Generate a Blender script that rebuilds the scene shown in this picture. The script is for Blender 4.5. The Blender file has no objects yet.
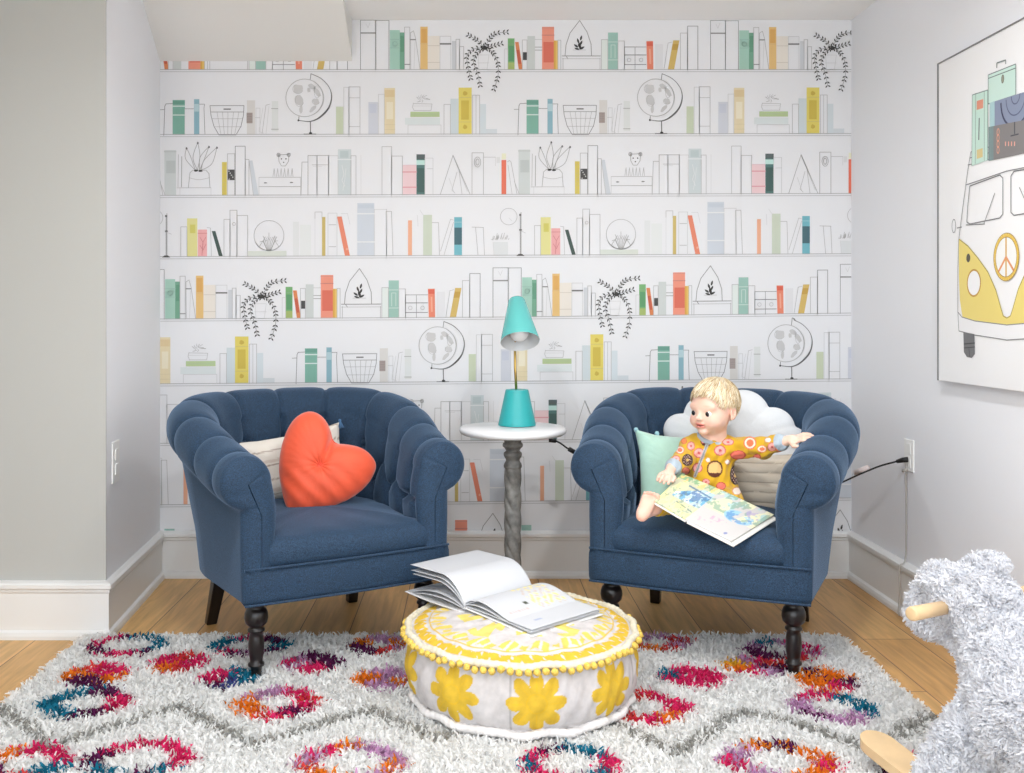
import bpy, math, random
import numpy as np
from mathutils import Vector, Matrix
random.seed(7)
rng = np.random.default_rng(7)
S = bpy.context.scene
COL = S.collection
PI = math.pi
F = 950.0; CX = 470.0; CY = 315.0; EYE = 1.13; WY = 4.10

def at(px, py, Y):
    return Vector(((px-CX)*Y/F, Y, EYE-(py-CY)*Y/F))
def lin(c):
    return tuple(((v/255)/12.92 if v/255 <= .04045 else ((v/255+.055)/1.055)**2.4) for v in c)

# ------------------------------------------------------------------ materials
def newmat(name):
    m = bpy.data.materials.new(name); m.use_nodes = True
    nt = m.node_tree; b = nt.nodes['Principled BSDF']
    return m, nt, b
def N(nt, typ, **kw):
    n = nt.nodes.new(typ)
    for k, v in kw.items(): setattr(n, k, v)
    return n
def bump(nt, b, src, strength, dist):
    bp = N(nt, 'ShaderNodeBump'); bp.inputs['Strength'].default_value = strength
    bp.inputs['Distance'].default_value = dist
    nt.links.new(src, bp.inputs['Height']); nt.links.new(bp.outputs[0], b.inputs['Normal'])
def mat(name, rgb, rough=.6, metal=0, noise=None, var=.0, bmp=0, bscale=200, sheen=0, coords='Object', sss=0, ior=None):
    m, nt, b = newmat(name)
    c = lin(rgb)
    b.inputs['Base Color'].default_value = (*c, 1)
    b.inputs['Roughness'].default_value = rough
    b.inputs['Metallic'].default_value = metal
    if sheen:
        b.inputs['Sheen Weight'].default_value = sheen
        b.inputs['Sheen Roughness'].default_value = .45
    if sss:
        b.inputs['Subsurface Weight'].default_value = sss
        b.inputs['Subsurface Radius'].default_value = (.02, .008, .005)
        b.inputs['Subsurface Scale'].default_value = .5
    tc = N(nt, 'ShaderNodeTexCoord')
    if var:
        n = N(nt, 'ShaderNodeTexNoise'); n.inputs['Scale'].default_value = noise or 30
        n.inputs['Detail'].default_value = 5
        nt.links.new(tc.outputs[coords], n.inputs['Vector'])
        r = N(nt, 'ShaderNodeValToRGB')
        r.color_ramp.elements[0].position = .3; r.color_ramp.elements[1].position = .7
        r.color_ramp.elements[0].color = (*[max(0, v*(1-var)) for v in c], 1)
        r.color_ramp.elements[1].color = (*[min(1, v*(1+var)) for v in c], 1)
        nt.links.new(n.outputs['Fac'], r.inputs[0]); nt.links.new(r.outputs[0], b.inputs['Base Color'])
    if bmp:
        n2 = N(nt, 'ShaderNodeTexNoise'); n2.inputs['Scale'].default_value = bscale; n2.inputs['Detail'].default_value = 3
        nt.links.new(tc.outputs[coords], n2.inputs['Vector'])
        bump(nt, b, n2.outputs['Fac'], bmp, .002)
    return m
def vmat(name, rough=.7, bmp=0, bscale=300, sheen=0, sss=0, var=0, vscale=300, trans=0):
    m, nt, b = newmat(name)
    a = N(nt, 'ShaderNodeAttribute', attribute_name='Col')
    out = a.outputs['Color']
    tc = N(nt, 'ShaderNodeTexCoord')
    if var:
        n = N(nt, 'ShaderNodeTexNoise'); n.inputs['Scale'].default_value = vscale; n.inputs['Detail'].default_value = 4
        nt.links.new(tc.outputs['Object'], n.inputs['Vector'])
        mr = N(nt, 'ShaderNodeMapRange'); mr.inputs[1].default_value = .3; mr.inputs[2].default_value = .7
        mr.inputs[3].default_value = 1-var; mr.inputs[4].default_value = 1+var
        nt.links.new(n.outputs['Fac'], mr.inputs[0])
        vm = N(nt, 'ShaderNodeVectorMath', operation='SCALE')
        nt.links.new(out, vm.inputs[0]); nt.links.new(mr.outputs[0], vm.inputs['Scale']); out = vm.outputs[0]
    nt.links.new(out, b.inputs['Base Color'])
    if trans:
        tr = N(nt, 'ShaderNodeBsdfTranslucent'); nt.links.new(out, tr.inputs[0]); mx = N(nt, 'ShaderNodeMixShader'); mx.inputs[0].default_value = trans
        nt.links.new(b.outputs[0], mx.inputs[1]); nt.links.new(tr.outputs[0], mx.inputs[2]); nt.links.new(mx.outputs[0], nt.nodes['Material Output'].inputs[0])
    b.inputs['Roughness'].default_value = rough
    if sheen: b.inputs['Sheen Weight'].default_value = sheen
    if sss:
        b.inputs['Subsurface Weight'].default_value = sss
        b.inputs['Subsurface Radius'].default_value = (.02, .008, .005); b.inputs['Subsurface Scale'].default_value = .4
    if bmp:
        n2 = N(nt, 'ShaderNodeTexNoise'); n2.inputs['Scale'].default_value = bscale
        nt.links.new(tc.outputs['Object'], n2.inputs['Vector']); bump(nt, b, n2.outputs['Fac'], bmp, .002)
    return m

# ------------------------------------------------------------------ objects
def tag(o, label=None, cat=None, group=None, kind=None):
    if label: o['label'] = label
    if cat: o['category'] = cat
    if group: o['group'] = group
    if kind: o['kind'] = kind
    return o
def thing(name, label, cat, loc=(0,0,0), rz=0, group=None):
    o = bpy.data.objects.new(name, None); COL.objects.link(o)
    o.location = loc; o.rotation_euler = (0, 0, rz); o.empty_display_size = .1
    return tag(o, label, cat, group)
def link(name, me, m, parent=None, smooth=True):
    o = bpy.data.objects.new(name, me); COL.objects.link(o)
    if m:
        for x in (m if isinstance(m, (list, tuple)) else [m]): me.materials.append(x)
    if parent: o.parent = parent
    if smooth and len(me.polygons):
        me.polygons.foreach_set('use_smooth', [True]*len(me.polygons))
    return o
def np_mesh(name, v, f, col=None):
    """v (n,3); f (m,k) equal-size faces; col (n,3) linear point colours"""
    me = bpy.data.meshes.new(name)
    v = np.asarray(v, dtype=np.float32); f = np.asarray(f, dtype=np.int32)
    me.vertices.add(len(v)); me.vertices.foreach_set('co', v.ravel())
    k = f.shape[1]
    me.loops.add(f.size); me.loops.foreach_set('vertex_index', f.ravel())
    me.polygons.add(len(f)); me.polygons.foreach_set('loop_start', np.arange(0, f.size, k, dtype=np.int32))
    me.update(calc_edges=True)
    if col is not None:
        a = me.color_attributes.new('Col', 'FLOAT_COLOR', 'POINT')
        c = np.ones((len(v), 4), dtype=np.float32); c[:, :3] = col
        a.data.foreach_set('color', c.ravel())
    me.validate()
    return me
class MB:
    def __init__(s): s.v = []; s.f = []; s.c = []
    def add(s, vs, fs, col=None):
        n = len(s.v); s.v += [tuple(p) for p in vs]; s.f += [tuple(i+n for i in f) for f in fs]
        s.c += [col]*len(fs)
    def box(s, x0, x1, y0, y1, z0, z1, col=None, M=None):
        vs = [Vector((x, y, z)) for x in (x0, x1) for y in (y0, y1) for z in (z0, z1)]
        if M: vs = [M @ p for p in vs]
        s.add(vs, [(0,1,3,2),(4,6,7,5),(0,4,5,1),(2,3,7,6),(0,2,6,4),(1,5,7,3)], col)
    def lathe(s, prof, n=32, M=None, cap=True):
        vs = []; fs = []
        for r, z in prof:
            for i in range(n):
                a = 2*PI*i/n; p = Vector((r*math.cos(a), r*math.sin(a), z)); vs.append(M @ p if M else p)
        for j in range(len(prof)-1):
            for i in range(n):
                fs.append((j*n+i, j*n+(i+1)%n, (j+1)*n+(i+1)%n, (j+1)*n+i))
        if cap:
            fs.append(tuple(reversed(range(n)))); fs.append(tuple(range((len(prof)-1)*n, len(prof)*n)))
        s.add(vs, fs)
    def tube(s, pts, r, n=8, cap=True):
        pts = [Vector(p) for p in pts]; rs = r if isinstance(r, (list, tuple)) else [r]*len(pts)
        vs = []; fs = []; up = None
        for i, p in enumerate(pts):
            d = (pts[min(i+1, len(pts)-1)]-pts[max(i-1, 0)]).normalized()
            if up is None: up = d.orthogonal().normalized()
            up = (up - d*up.dot(d)).normalized(); w = d.cross(up)
            for k in range(n):
                a = 2*PI*k/n; vs.append(p+(up*math.cos(a)+w*math.sin(a))*rs[i])
        for i in range(len(pts)-1):
            for k in range(n): fs.append((i*n+k, i*n+(k+1)%n, (i+1)*n+(k+1)%n, (i+1)*n+k))
        if cap: fs.append(tuple(reversed(range(n)))); fs.append(tuple(range((len(pts)-1)*n, len(pts)*n)))
        s.add(vs, fs)
    def build(s, name, m, parent=None, smooth=False, bevel=0, autos=None):
        me = bpy.data.meshes.new(name); me.from_pydata(s.v, [], s.f); me.update()
        if any(c is not None for c in s.c):
            a = me.color_attributes.new('Col', 'FLOAT_COLOR', 'CORNER')
            arr = []
            for p, c in zip(me.polygons, s.c):
                c = c or (1, 1, 1)
                arr += [c[0], c[1], c[2], 1.0]*p.loop_total
            a.data.foreach_set('color', arr)
        o = link(name, me, m, parent, smooth)
        if bevel:
            b = o.modifiers.new('bevel', 'BEVEL'); b.width = bevel; b.segments = 3; b.limit_method = 'ANGLE'
            b.angle_limit = .6
        if autos:
            b = o.modifiers.new('es', 'EDGE_SPLIT'); b.split_angle = autos
        return o
def spline(P, n=8):
    P = [Vector(p) for p in P]; out = []
    for i in range(len(P)-1):
        p0 = P[max(i-1, 0)]; p1 = P[i]; p2 = P[i+1]; p3 = P[min(i+2, len(P)-1)]
        for k in range(n):
            t = k/n
            out.append(.5*((2*p1)+(p2-p0)*t+(2*p0-5*p1+4*p2-p3)*t*t+(3*p1-p0-3*p2+p3)*t**3))
    out.append(P[-1]); return out
def grid_faces(nu, nv, cu=False, cv=False, off=0):
    """vertex index = i*nv + j"""
    i = np.arange(nu if cu else nu-1); j = np.arange(nv if cv else nv-1)
    I, J = np.meshgrid(i, j, indexing='ij'); I2 = (I+1) % nu; J2 = (J+1) % nv
    return np.stack([I*nv+J, I2*nv+J, I2*nv+J2, I*nv+J2], -1).reshape(-1, 4)+off
def frame(loc, yaw=0, lean=0, roll=0):
    """local X right, -Y towards the viewer, Z up; yaw about Z, lean back about X"""
    return Matrix.Translation(loc) @ Matrix.Rotation(yaw, 4, 'Z') @ Matrix.Rotation(-lean, 4, 'X') @ Matrix.Rotation(roll, 4, 'Y')

# ------------------------------------------------------------------ signed distance bodies -> one surface
class Field:
    def __init__(s, lo, hi, h):
        s.lo = np.array(lo, float); s.h = h
        s.n = np.ceil((np.array(hi)-s.lo)/h).astype(int)+1
        s.D = np.full(tuple(s.n), 1.0, dtype=np.float32)
    def sub(s, lo, hi):
        a = np.maximum(0, np.floor((np.array(lo)-s.lo)/s.h).astype(int)); b = np.minimum(s.n, np.ceil((np.array(hi)-s.lo)/s.h).astype(int)+1)
        if (b <= a).any(): return None
        ax = [np.arange(a[i], b[i])*s.h+s.lo[i] for i in range(3)]
        return (slice(a[0], b[0]), slice(a[1], b[1]), slice(a[2], b[2])), np.meshgrid(*ax, indexing='ij')
    def comb(s, sl, d, k, op):
        A = s.D[sl]
        if op == 'add':
            h = np.clip(.5+.5*(A-d)/k, 0, 1); s.D[sl] = (A*(1-h)+d*h)-k*h*(1-h)
        else:
            d = -d; h = np.clip(.5-.5*(A-d)/k, 0, 1); s.D[sl] = (A*(1-h)+d*h)+k*h*(1-h)
    def cap(s, p, q, r0, r1, k=.01, op='add'):
        p = np.array(p, float); q = np.array(q, float); m = max(r0, r1)+k*2+s.h*3
        g = s.sub(np.minimum(p, q)-m, np.maximum(p, q)+m)
        if not g: return
        sl, (X, Y, Z) = g; d = q-p; L = max(d@d, 1e-12)
        t = np.clip(((X-p[0])*d[0]+(Y-p[1])*d[1]+(Z-p[2])*d[2])/L, 0, 1)
        dist = np.sqrt((X-p[0]-t*d[0])**2+(Y-p[1]-t*d[1])**2+(Z-p[2]-t*d[2])**2)-(r0+(r1-r0)*t)
        s.comb(sl, dist, k, op)
    def ell(s, c, r, R=None, k=.01, op='add'):
        c = np.array(c, float); r = np.array(r, float); m = max(r)+k*2+s.h*3
        g = s.sub(c-m, c+m)
        if not g: return
        sl, (X, Y, Z) = g; X = X-c[0]; Y = Y-c[1]; Z = Z-c[2]
        if R is not None:
            R = np.array(R); X, Y, Z = (R[0][0]*X+R[1][0]*Y+R[2][0]*Z, R[0][1]*X+R[1][1]*Y+R[2][1]*Z, R[0][2]*X+R[1][2]*Y+R[2][2]*Z)
        k0 = np.sqrt((X/r[0])**2+(Y/r[1])**2+(Z/r[2])**2); k1 = np.sqrt((X/r[0]**2)**2+(Y/r[1]**2)**2+(Z/r[2]**2)**2)+1e-9
        s.comb(sl, k0*(k0-1)/k1, k, op)
    def mesh(s):
        D = s.D; ins = D < 0; n = s.n
        c = np.zeros(tuple(n-1), dtype=np.int8)
        for a in (0, 1):
            for b in (0, 1):
                for e in (0, 1): c += ins[a:n[0]-1+a, b:n[1]-1+b, e:n[2]-1+e]
        act = (c > 0) & (c < 8); idx = np.argwhere(act); ids = np.full(tuple(n-1), -1, dtype=np.int64); ids[act] = np.arange(len(idx))
        acc = np.zeros((len(idx), 3)); cnt = np.zeros(len(idx))
        cor = [(a, b, e) for a in (0, 1) for b in (0, 1) for e in (0, 1)]
        for u in cor:
            for ax in range(3):
                if u[ax] == 1: continue
                w = list(u); w[ax] = 1
                da = D[idx[:, 0]+u[0], idx[:, 1]+u[1], idx[:, 2]+u[2]]; db = D[idx[:, 0]+w[0], idx[:, 1]+w[1], idx[:, 2]+w[2]]
                cr = (da < 0) != (db < 0); t = np.where(cr, da/(da-db+1e-12), 0)
                pt = np.tile(np.array(u, float), (len(idx), 1)); pt[:, ax] = t
                acc[cr] += pt[cr]; cnt[cr] += 1
        v = (idx+acc/cnt[:, None])*s.h+s.lo
        faces = []
        for ax in range(3):
            sh = [slice(None)]*3; sh2 = [slice(None)]*3; sh[ax] = slice(0, -1); sh2[ax] = slice(1, None)
            a = ins[tuple(sh)]; b = ins[tuple(sh2)]; e = np.argwhere(a != b)
            o1, o2 = [(1, 2), (2, 0), (0, 1)][ax]
            ok = (e[:, o1] > 0) & (e[:, o2] > 0) & (e[:, o1] < n[o1]-1) & (e[:, o2] < n[o2]-1); e = e[ok]
            def g(d1, d2):
                q = e.copy(); q[:, o1] -= d1; q[:, o2] -= d2; return ids[q[:, 0], q[:, 1], q[:, 2]]
            f = np.stack([g(1, 1), g(0, 1), g(0, 0), g(1, 0)], -1)
            fl = ~a[e[:, 0], e[:, 1], e[:, 2]]; f[fl] = f[fl][:, ::-1]
            faces.append(f)
        return v, np.concatenate(faces)

def normals_of(v, f):
    n = np.cross(v[f[:, 1]]-v[f[:, 0]], v[f[:, 2]]-v[f[:, 0]])
    vn = np.zeros_like(v)
    for k in range(f.shape[1]): np.add.at(vn, f[:, k], n)
    return vn/(np.linalg.norm(vn, axis=1, keepdims=True)+1e-12)
def strands(base, nrm, length, width, col, bend=.6, segs=3, seed=1, droop=0.0, comb=None, combw=0):
    """short yarn ends as tapering ribbons, two crossed-free quads per segment"""
    r = np.random.default_rng(seed); n = len(base)
    length = np.broadcast_to(length, (n,)).astype(float)
    rd = r.normal(size=(n, 3)); rd /= np.linalg.norm(rd, axis=1, keepdims=True)
    d = nrm+rd*bend*.6; d /= np.linalg.norm(d, axis=1, keepdims=True)
    rb = r.normal(size=(n, 3)); rb -= (rb*d).sum(1, keepdims=True)*d; rb /= np.linalg.norm(rb, axis=1, keepdims=True)
    side = np.cross(d, r.normal(size=(n, 3))); side /= np.linalg.norm(side, axis=1, keepdims=True)+1e-9
    V = []
    for j in range(segs+1):
        t = j/segs
        p = base+d*(length*t)[:, None]+rb*(length*bend*.5*t*t)[:, None]
        if comb is not None: p = p+comb*(length*combw*t*t)[:, None]
        p[:, 2] -= droop*length*t*t
        w = width*(1-.55*t**2)*.5
        V.append(p-side*w); V.append(p+side*w)
    V = np.stack(V, 1).reshape(-1, 3)
    k = 2*(segs+1); b0 = (np.arange(n)*k)[:, None]
    fs = [np.stack([b0[:, 0]+2*j, b0[:, 0]+2*j+1, b0[:, 0]+2*j+3, b0[:, 0]+2*j+2], -1) for j in range(segs)]
    C = np.repeat(col, k, axis=0) if col is not None else None
    return V, np.concatenate(fs), C

# ------------------------------------------------------------------ camera
cam = bpy.data.cameras.new('camera'); co = bpy.data.objects.new('camera', cam); COL.objects.link(co)
co.location = (0, 0, EYE); co.rotation_euler = (PI/2, 0, 0)
cam.sensor_fit = 'HORIZONTAL'; cam.sensor_width = 36; cam.lens = F/1024*36
cam.shift_x = (512-CX)/1024; cam.shift_y = -(386.5-CY)/1024; cam.clip_start = .05
S.camera = co
# ------------------------------------------------------------------ room
CEIL = 2.403; XR = 1.646; XL0 = -1.338; XL1 = -1.276; YF = 3.33; XLL = -1.85; YB = -1.6
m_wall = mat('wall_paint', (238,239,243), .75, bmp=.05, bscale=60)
m_wall_dim = mat('wall_paint_dimmed', (183,184,181), .75, bmp=.05, bscale=60)  # darker copy of the wall paint: left wall's weaker light put into the colour
m_ceil = mat('ceiling_paint', (250,250,250), .85, bmp=.15, bscale=120)
m_trim = mat('trim_paint', (230,230,229), .35)
def struct(name, mb, m, parent=None, **k):
    o = mb.build(name, m, parent, **k)
    if parent is None: tag(o, kind='structure')
    return o

# floor: oak planks running away from the camera
m_floor, nt, b = newmat('oak_planks')
tc = N(nt, 'ShaderNodeTexCoord'); mp = N(nt, 'ShaderNodeMapping'); mp.inputs['Rotation'].default_value = (0, 0, PI/2)
mp.inputs['Location'].default_value = (.35, .07, 0)
nt.links.new(tc.outputs['Object'], mp.inputs[0])
br = N(nt, 'ShaderNodeTexBrick'); br.offset = .37; br.inputs['Scale'].default_value = 1
br.inputs['Brick Width'].default_value = 1.25; br.inputs['Row Height'].default_value = .18; br.inputs['Mortar Size'].default_value = .0018
br.inputs['Mortar Smooth'].default_value = .2
br.inputs['Color1'].default_value = (*lin((222,178,116)), 1); br.inputs['Color2'].default_value = (*lin((202,154,94)), 1)
br.inputs['Mortar'].default_value = (*lin((108,78,52)), 1)
nt.links.new(mp.outputs[0], br.inputs['Vector'])
mp2 = N(nt, 'ShaderNodeMapping'); mp2.inputs['Scale'].default_value = (26, 2.2, 1); nt.links.new(tc.outputs['Object'], mp2.inputs[0])
ns = N(nt, 'ShaderNodeTexNoise'); ns.inputs['Scale'].default_value = 1.6; ns.inputs['Detail'].default_value = 8; ns.inputs['Distortion'].default_value = .8
nt.links.new(mp2.outputs[0], ns.inputs['Vector'])
rp = N(nt, 'ShaderNodeMapRange'); rp.inputs[1].default_value = .3; rp.inputs[2].default_value = .7; rp.inputs[3].default_value = .74; rp.inputs[4].default_value = 1.12
nt.links.new(ns.outputs['Fac'], rp.inputs[0])
vm = N(nt, 'ShaderNodeVectorMath', operation='SCALE'); nt.links.new(br.outputs['Color'], vm.inputs[0]); nt.links.new(rp.outputs[0], vm.inputs['Scale'])
nt.links.new(vm.outputs[0], b.inputs['Base Color']); b.inputs['Roughness'].default_value = .42
bump(nt, b, ns.outputs['Fac'], .12, .003)
f = MB(); f.box(XLL, XR+.1, YB, WY+.1, -.05, 0); struct('floor', f, m_floor)
c = MB(); c.box(XLL, XR+.1, YB, WY+.1, CEIL, CEIL+.05); struct('ceiling', c, m_ceil)
w = MB(); w.box(XR, XR+.1, YB, WY+.1, 0, CEIL); struct('wall_right', w, m_wall)
w = MB(); w.add([(XL0,WY,0),(XL1,YF,0),(XL1,YF,CEIL),(XL0,WY,CEIL),(XL0-.12,WY,0),(XL0-.12,YF,0),(XL0-.12,YF,CEIL),(XL0-.12,WY,CEIL)],
      [(0,1,2,3)]); struct('wall_alcove', w, m_wall)
w = MB(); w.box(XLL, XL1, YF, YF+.004, 0, CEIL); struct('wall_left', w, m_wall_dim)
w = MB(); w.box(XLL-.1, XLL, .2, YF+.1, 0, CEIL); struct('wall_light_block', w, m_wall_dim)  # unseen wall, added close in to block light from the left wall
# sloping soffit
w = MB(); x0, x1 = XL0-.05, -.509
w.add([(x0,WY+.02,2.213),(x0,WY+.02,CEIL),(x0,3.80,CEIL),(x1,WY+.02,2.213),(x1,WY+.02,CEIL),(x1,3.80,CEIL)],
      [(0,1,2),(3,5,4),(0,3,4,1),(1,4,5,2),(0,2,5,3)]); struct('trim_1', w, mat('soffit_paint', (228,227,224), .85, bmp=.15, bscale=120))
# baseboards: profile (out, z)
PROF = [(0,0),(.030,0),(.030,.012),(.026,.024),(.016,.030),(.016,.158),(.020,.164),(.020,.172),(.028,.178),(.028,.190),(.018,.196),(.0,.200)]
def baseboard(name, path, nrm, m=m_trim):
    mb = MB(); vs = []; n = len(PROF)
    for (x, y), (nx, ny) in zip(path, nrm):
        for o_, z in PROF: vs.append((x+nx*o_, y+ny*o_, z))
    fs = []
    for i in range(len(path)-1):
        for j in range(n-1): fs.append((i*n+j, (i+1)*n+j, (i+1)*n+j+1, i*n+j+1))
    fs.append(tuple(range(n))); fs.append(tuple(reversed(range((len(path)-1)*n, len(path)*n))))
    mb.add(vs, fs); return struct(name, mb, m)
baseboard('baseboard_back', [(XL0,WY),(XR,WY)], [(1,-1),(-1,-1)])
baseboard('baseboard_right', [(XR,WY),(XR,YB)], [(-1,-1),(-1,0)])
baseboard('baseboard_alcove', [(XL1,YF),(XL0,WY)], [(1,-1),(1,-1)])
baseboard('baseboard_left', [(XLL,YF),(XL1,YF)], [(0,-1),(1,-1)])

# ------------------------------------------------------------------ wallpaper print
def u_of(x):
    # inverse of x = 505 + .999 (u-505) - .00003 (u-505)^2
    d = x-505; return 505+d*1.001+.00003*d*d
def x_of(u):
    d = u-505; return 505+.999*d-.00003*d*d
PRINT = {1: [], 2: [], 3: [], 4: []}
cur = None; BASE = {1: 70.8, 2: 135.2, 3: 195.6, 4: 256.4}
G = (158,158,160); DK = (92,92,94); BK = (38,38,38); LG = (196,197,200)
def poly(pts, col, lay=0): PRINT[cur].append((lay, [(u_of(x), y-BASE[cur]) for x, y in pts], col))
def R(x0, x1, top, col, bot=None, lay=0): 
    bot = BASE[cur]-.8 if bot is None else bot
    poly([(x0,top),(x1,top),(x1,bot),(x0,bot)], col, lay)
def L(pts, w=.75, col=G, lay=2):
    w = w*.82; col = tuple(int(c+(238-c)*(.12 if col in (BK,) else .30)) for c in col)
    for (ax, ay), (bx, by) in zip(pts[:-1], pts[1:]):
        dx, dy = bx-ax, by-ay; l = math.hypot(dx, dy) or 1; ex, ey = dx/l*w*.3, dy/l*w*.3; nx, ny = -dy/l*w/2, dx/l*w/2
        poly([(ax-ex+nx,ay-ey+ny),(bx+ex+nx,by+ey+ny),(bx+ex-nx,by+ey-ny),(ax-ex-nx,ay-ey-ny)], col, lay)
def O(x0, x1, top, col=G, bot=None, w=.7):
    bot = BASE[cur]-.8 if bot is None else bot
    L([(x0,bot),(x0,top),(x1,top),(x1,bot)], w, col)
def H(x0, x1, y, w=1.0, col=DK, lay=3): L([(x0,y),(x1,y)], w, col, lay)
def lean(xt0, xt1, yt, xb0, xb1, yb, col): poly([(xt0,yt),(xt1,yt),(xb1,yb),(xb0,yb)], col, 1)
def circ(cx, cy, r, w=.7, col=G, a0=0, a1=360, n=40, ry=None):
    ry = ry or r
    L([(cx+r*math.cos(math.radians(a0+(a1-a0)*i/n)), cy+ry*math.sin(math.radians(a0+(a1-a0)*i/n))) for i in range(n+1)], w, col)
def blob(cx, cy, rx, ry, col, rot=0, lay=1, n=14, seed=0, jag=.18):
    r = random.Random(seed); pts = []
    for i in range(n):
        a = 2*PI*i/n; k = 1-jag+2*jag*r.random(); x = rx*k*math.cos(a); y = ry*k*math.sin(a)
        pts.append((cx+x*math.cos(rot)-y*math.sin(rot), cy+x*math.sin(rot)+y*math.cos(rot)))
    poly(pts, col, lay)
def vine(pts, n, leaf=3.7, col=BK):
    sp = spline([(x, y, 0) for x, y in pts], 8); L([(p.x, p.y) for p in sp], .55, (80,80,80))
    tot = len(sp)-1
    for i in range(n):
        k = max(1, int(tot*(i+1)/n)); p = sp[k]; d = (sp[k]-sp[k-1]).normalized()
        for s in (-1, 1):
            a = math.atan2(d.y, d.x)+s*.85
            q = (p.x+math.cos(a)*leaf, p.y+math.sin(a)*leaf); nx, ny = -math.sin(a)*.8, math.cos(a)*.8
            mx, my = (p.x+q[0])/2, (p.y+q[1])/2
            poly([(p.x,p.y),(mx+nx,my+ny),q,(mx-nx,my-ny)], col, 3)
# row one
cur = 1
O(360.5,375.8,20.4,DK); H(360.8,375.6,33.2,1.6,(95,95,92)); O(375.8,389,20.6,DK); L([(366,24),(368,28),(370,23)], .5, LG)
R(389.8,399.8,30.2,(158,205,186)); H(390,400,39.5,.8,(110,170,150)); H(390,400,48,.8,(110,170,150)); circ(395,44,2.3,.7,(110,170,150))
R(399.8,404.6,32.6,(98,160,130)); R(400.5,404,36,(80,145,112),52,1)
O(404.6,409.8,27.3); H(404.8,410,64.5,1.1,(90,90,90)); L([(410.8,69),(410.5,33),(413.5,31),(415.5,38),(420,69)], .7, G); H(410.5,415.5,39.8,1.3,(70,70,70)); L([(415,42),(414,69)],.5,LG)
R(420.3,427.7,26.8,(236,190,110)); R(421.2,426.9,29,(226,165,75),43,1); H(420.5,427.5,44,.7,(210,150,60))
R(427.7,439.6,36,(240,232,220)); H(428,439.5,45.8,.8,(205,190,170)); H(428,439.5,62.5,.8,(205,190,170))
O(440,450.8,36.4,LG); H(440.2,450.8,44,1.8,(40,40,40)); R(452,456,41,(206,210,216)); O(456,459.6,39.4); O(459.6,463.7,46.6)
L([(478,55),(489,55),(487,69.5),(479,69.5),(478,55)], .5, LG); H(477,489,63,.5,LG)
for pts, n in (([(485,48),(477.6,40.8),(468.8,35.5)],6),([(485,48),(489.3,39.6),(495,33.8),(506.5,32.3)],8),([(485,48),(492.8,46),(501,43.7)],5),
    ([(485,48),(474,49),(467,56),(468.2,67.7),(470.5,78.3)],11),([(485,48),(477.6,52.5),(473.5,61.9),(477.6,73.6),(480,85.3)],11),([(485,48),(491.6,51.3),(497.5,61.9),(498,76),(494,89)],12)): vine(pts, n)
blob(485,48,2.2,2.2,BK,lay=3)
O(504.5,507.8,49,LG); R(507.8,514.5,38.4,(102,168,95)); R(508.6,513.8,46,(72,145,88),61,1); R(507.8,514.5,62.5,(158,182,92),None,1); H(508,514.5,44,.8,(70,130,70))
lean(515,518.6,42,518.8,522.7,70,(222,120,60)); poly([(516.4,50),(519.2,50),(521.2,64),(518.6,64)],(196,72,45),2)
O(522.3,527,40,G); poly([(522.9,52.3),(526.8,52.3),(526.8,60.2),(522.9,60.2)],(40,40,40),3)
R(527.4,535,36,(206,213,211)); H(535,542,47.2,.8,(110,110,110)); H(535,542,50.2,.8,(110,110,110)); H(535,542,39.5,.5,G)
R(542,554.1,26.8,(242,140,112)); H(542,554.1,35.2,1.0,(190,60,45)); R(543.4,553.7,42,(222,92,68),62.5,1); H(542,554,28,.6,(200,90,70))
R(553.8,557.9,40.5,(234,190,88)); R(553.8,555.6,40.5,(222,160,50),None,1); O(557.9,560.8,40.2)
L([(565,56),(566,45),(570,33),(579.6,20.5),(587,32),(591,44),(591.5,56)], .9, (110,110,110)); H(562,600.5,56,.9,DK); H(562,600.5,58.8,.6,G); L([(563,58),(563,70)]); L([(600,58),(600,70)]); L([(566,56),(568,59)],.8,DK); H(573,586,50,.5,G)
for dx, dy, r in ((-3,-1,-.9),(-1,-6,-.3),(2,-4,.5),(1,0,.1),(2,-9,.3),(-2,2,-1.2),(3,1,1.1),(0,-2,0)): blob(579+dx,47+dy,1.0,2.6,BK,r,3,8)
R(601.4,607.6,39.6,(230,239,235)); O(601.4,607.8,39.6); R(608,617.9,32.5,(146,192,178)); H(608,617.9,42,.7,(205,228,220)); H(608,617.9,60,.7,(205,228,220)); L([(611,58),(611,45),(615,45),(615,58)],.6,(205,228,220),3); O(617.9,624.4,41)
L([(624.4,69),(624.4,47)]); H(624.4,646,47,.7,DK); H(624.4,646,55,1.0,DK); H(624.4,646,64.6,.9,DK); L([(635,47),(635,70)],.6,DK); circ(629,60,1.8,.5); circ(641,60,1.8,.5)
lean(646.3,653,41,647.2,653.4,70,(238,122,90)); poly([(646.6,42),(652.6,42),(652.8,46),(647,46)],(226,80,55),2); poly([(649,49),(650.6,49),(651,64),(649.5,64)],(246,165,135),2)
R(655,663,44,(228,229,233)); L([(668,43),(664,69)],.6,G); L([(668,43),(672,42)],.6,G)
lean(673.2,679.4,40.3,667.8,674,70,(212,176,84)); poly([(672.7,44),(678.6,44),(677.4,50),(671.5,50)],(196,150,48),2)
O(680.4,687.6,33); O(687.6,697.8,26,DK)
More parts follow.
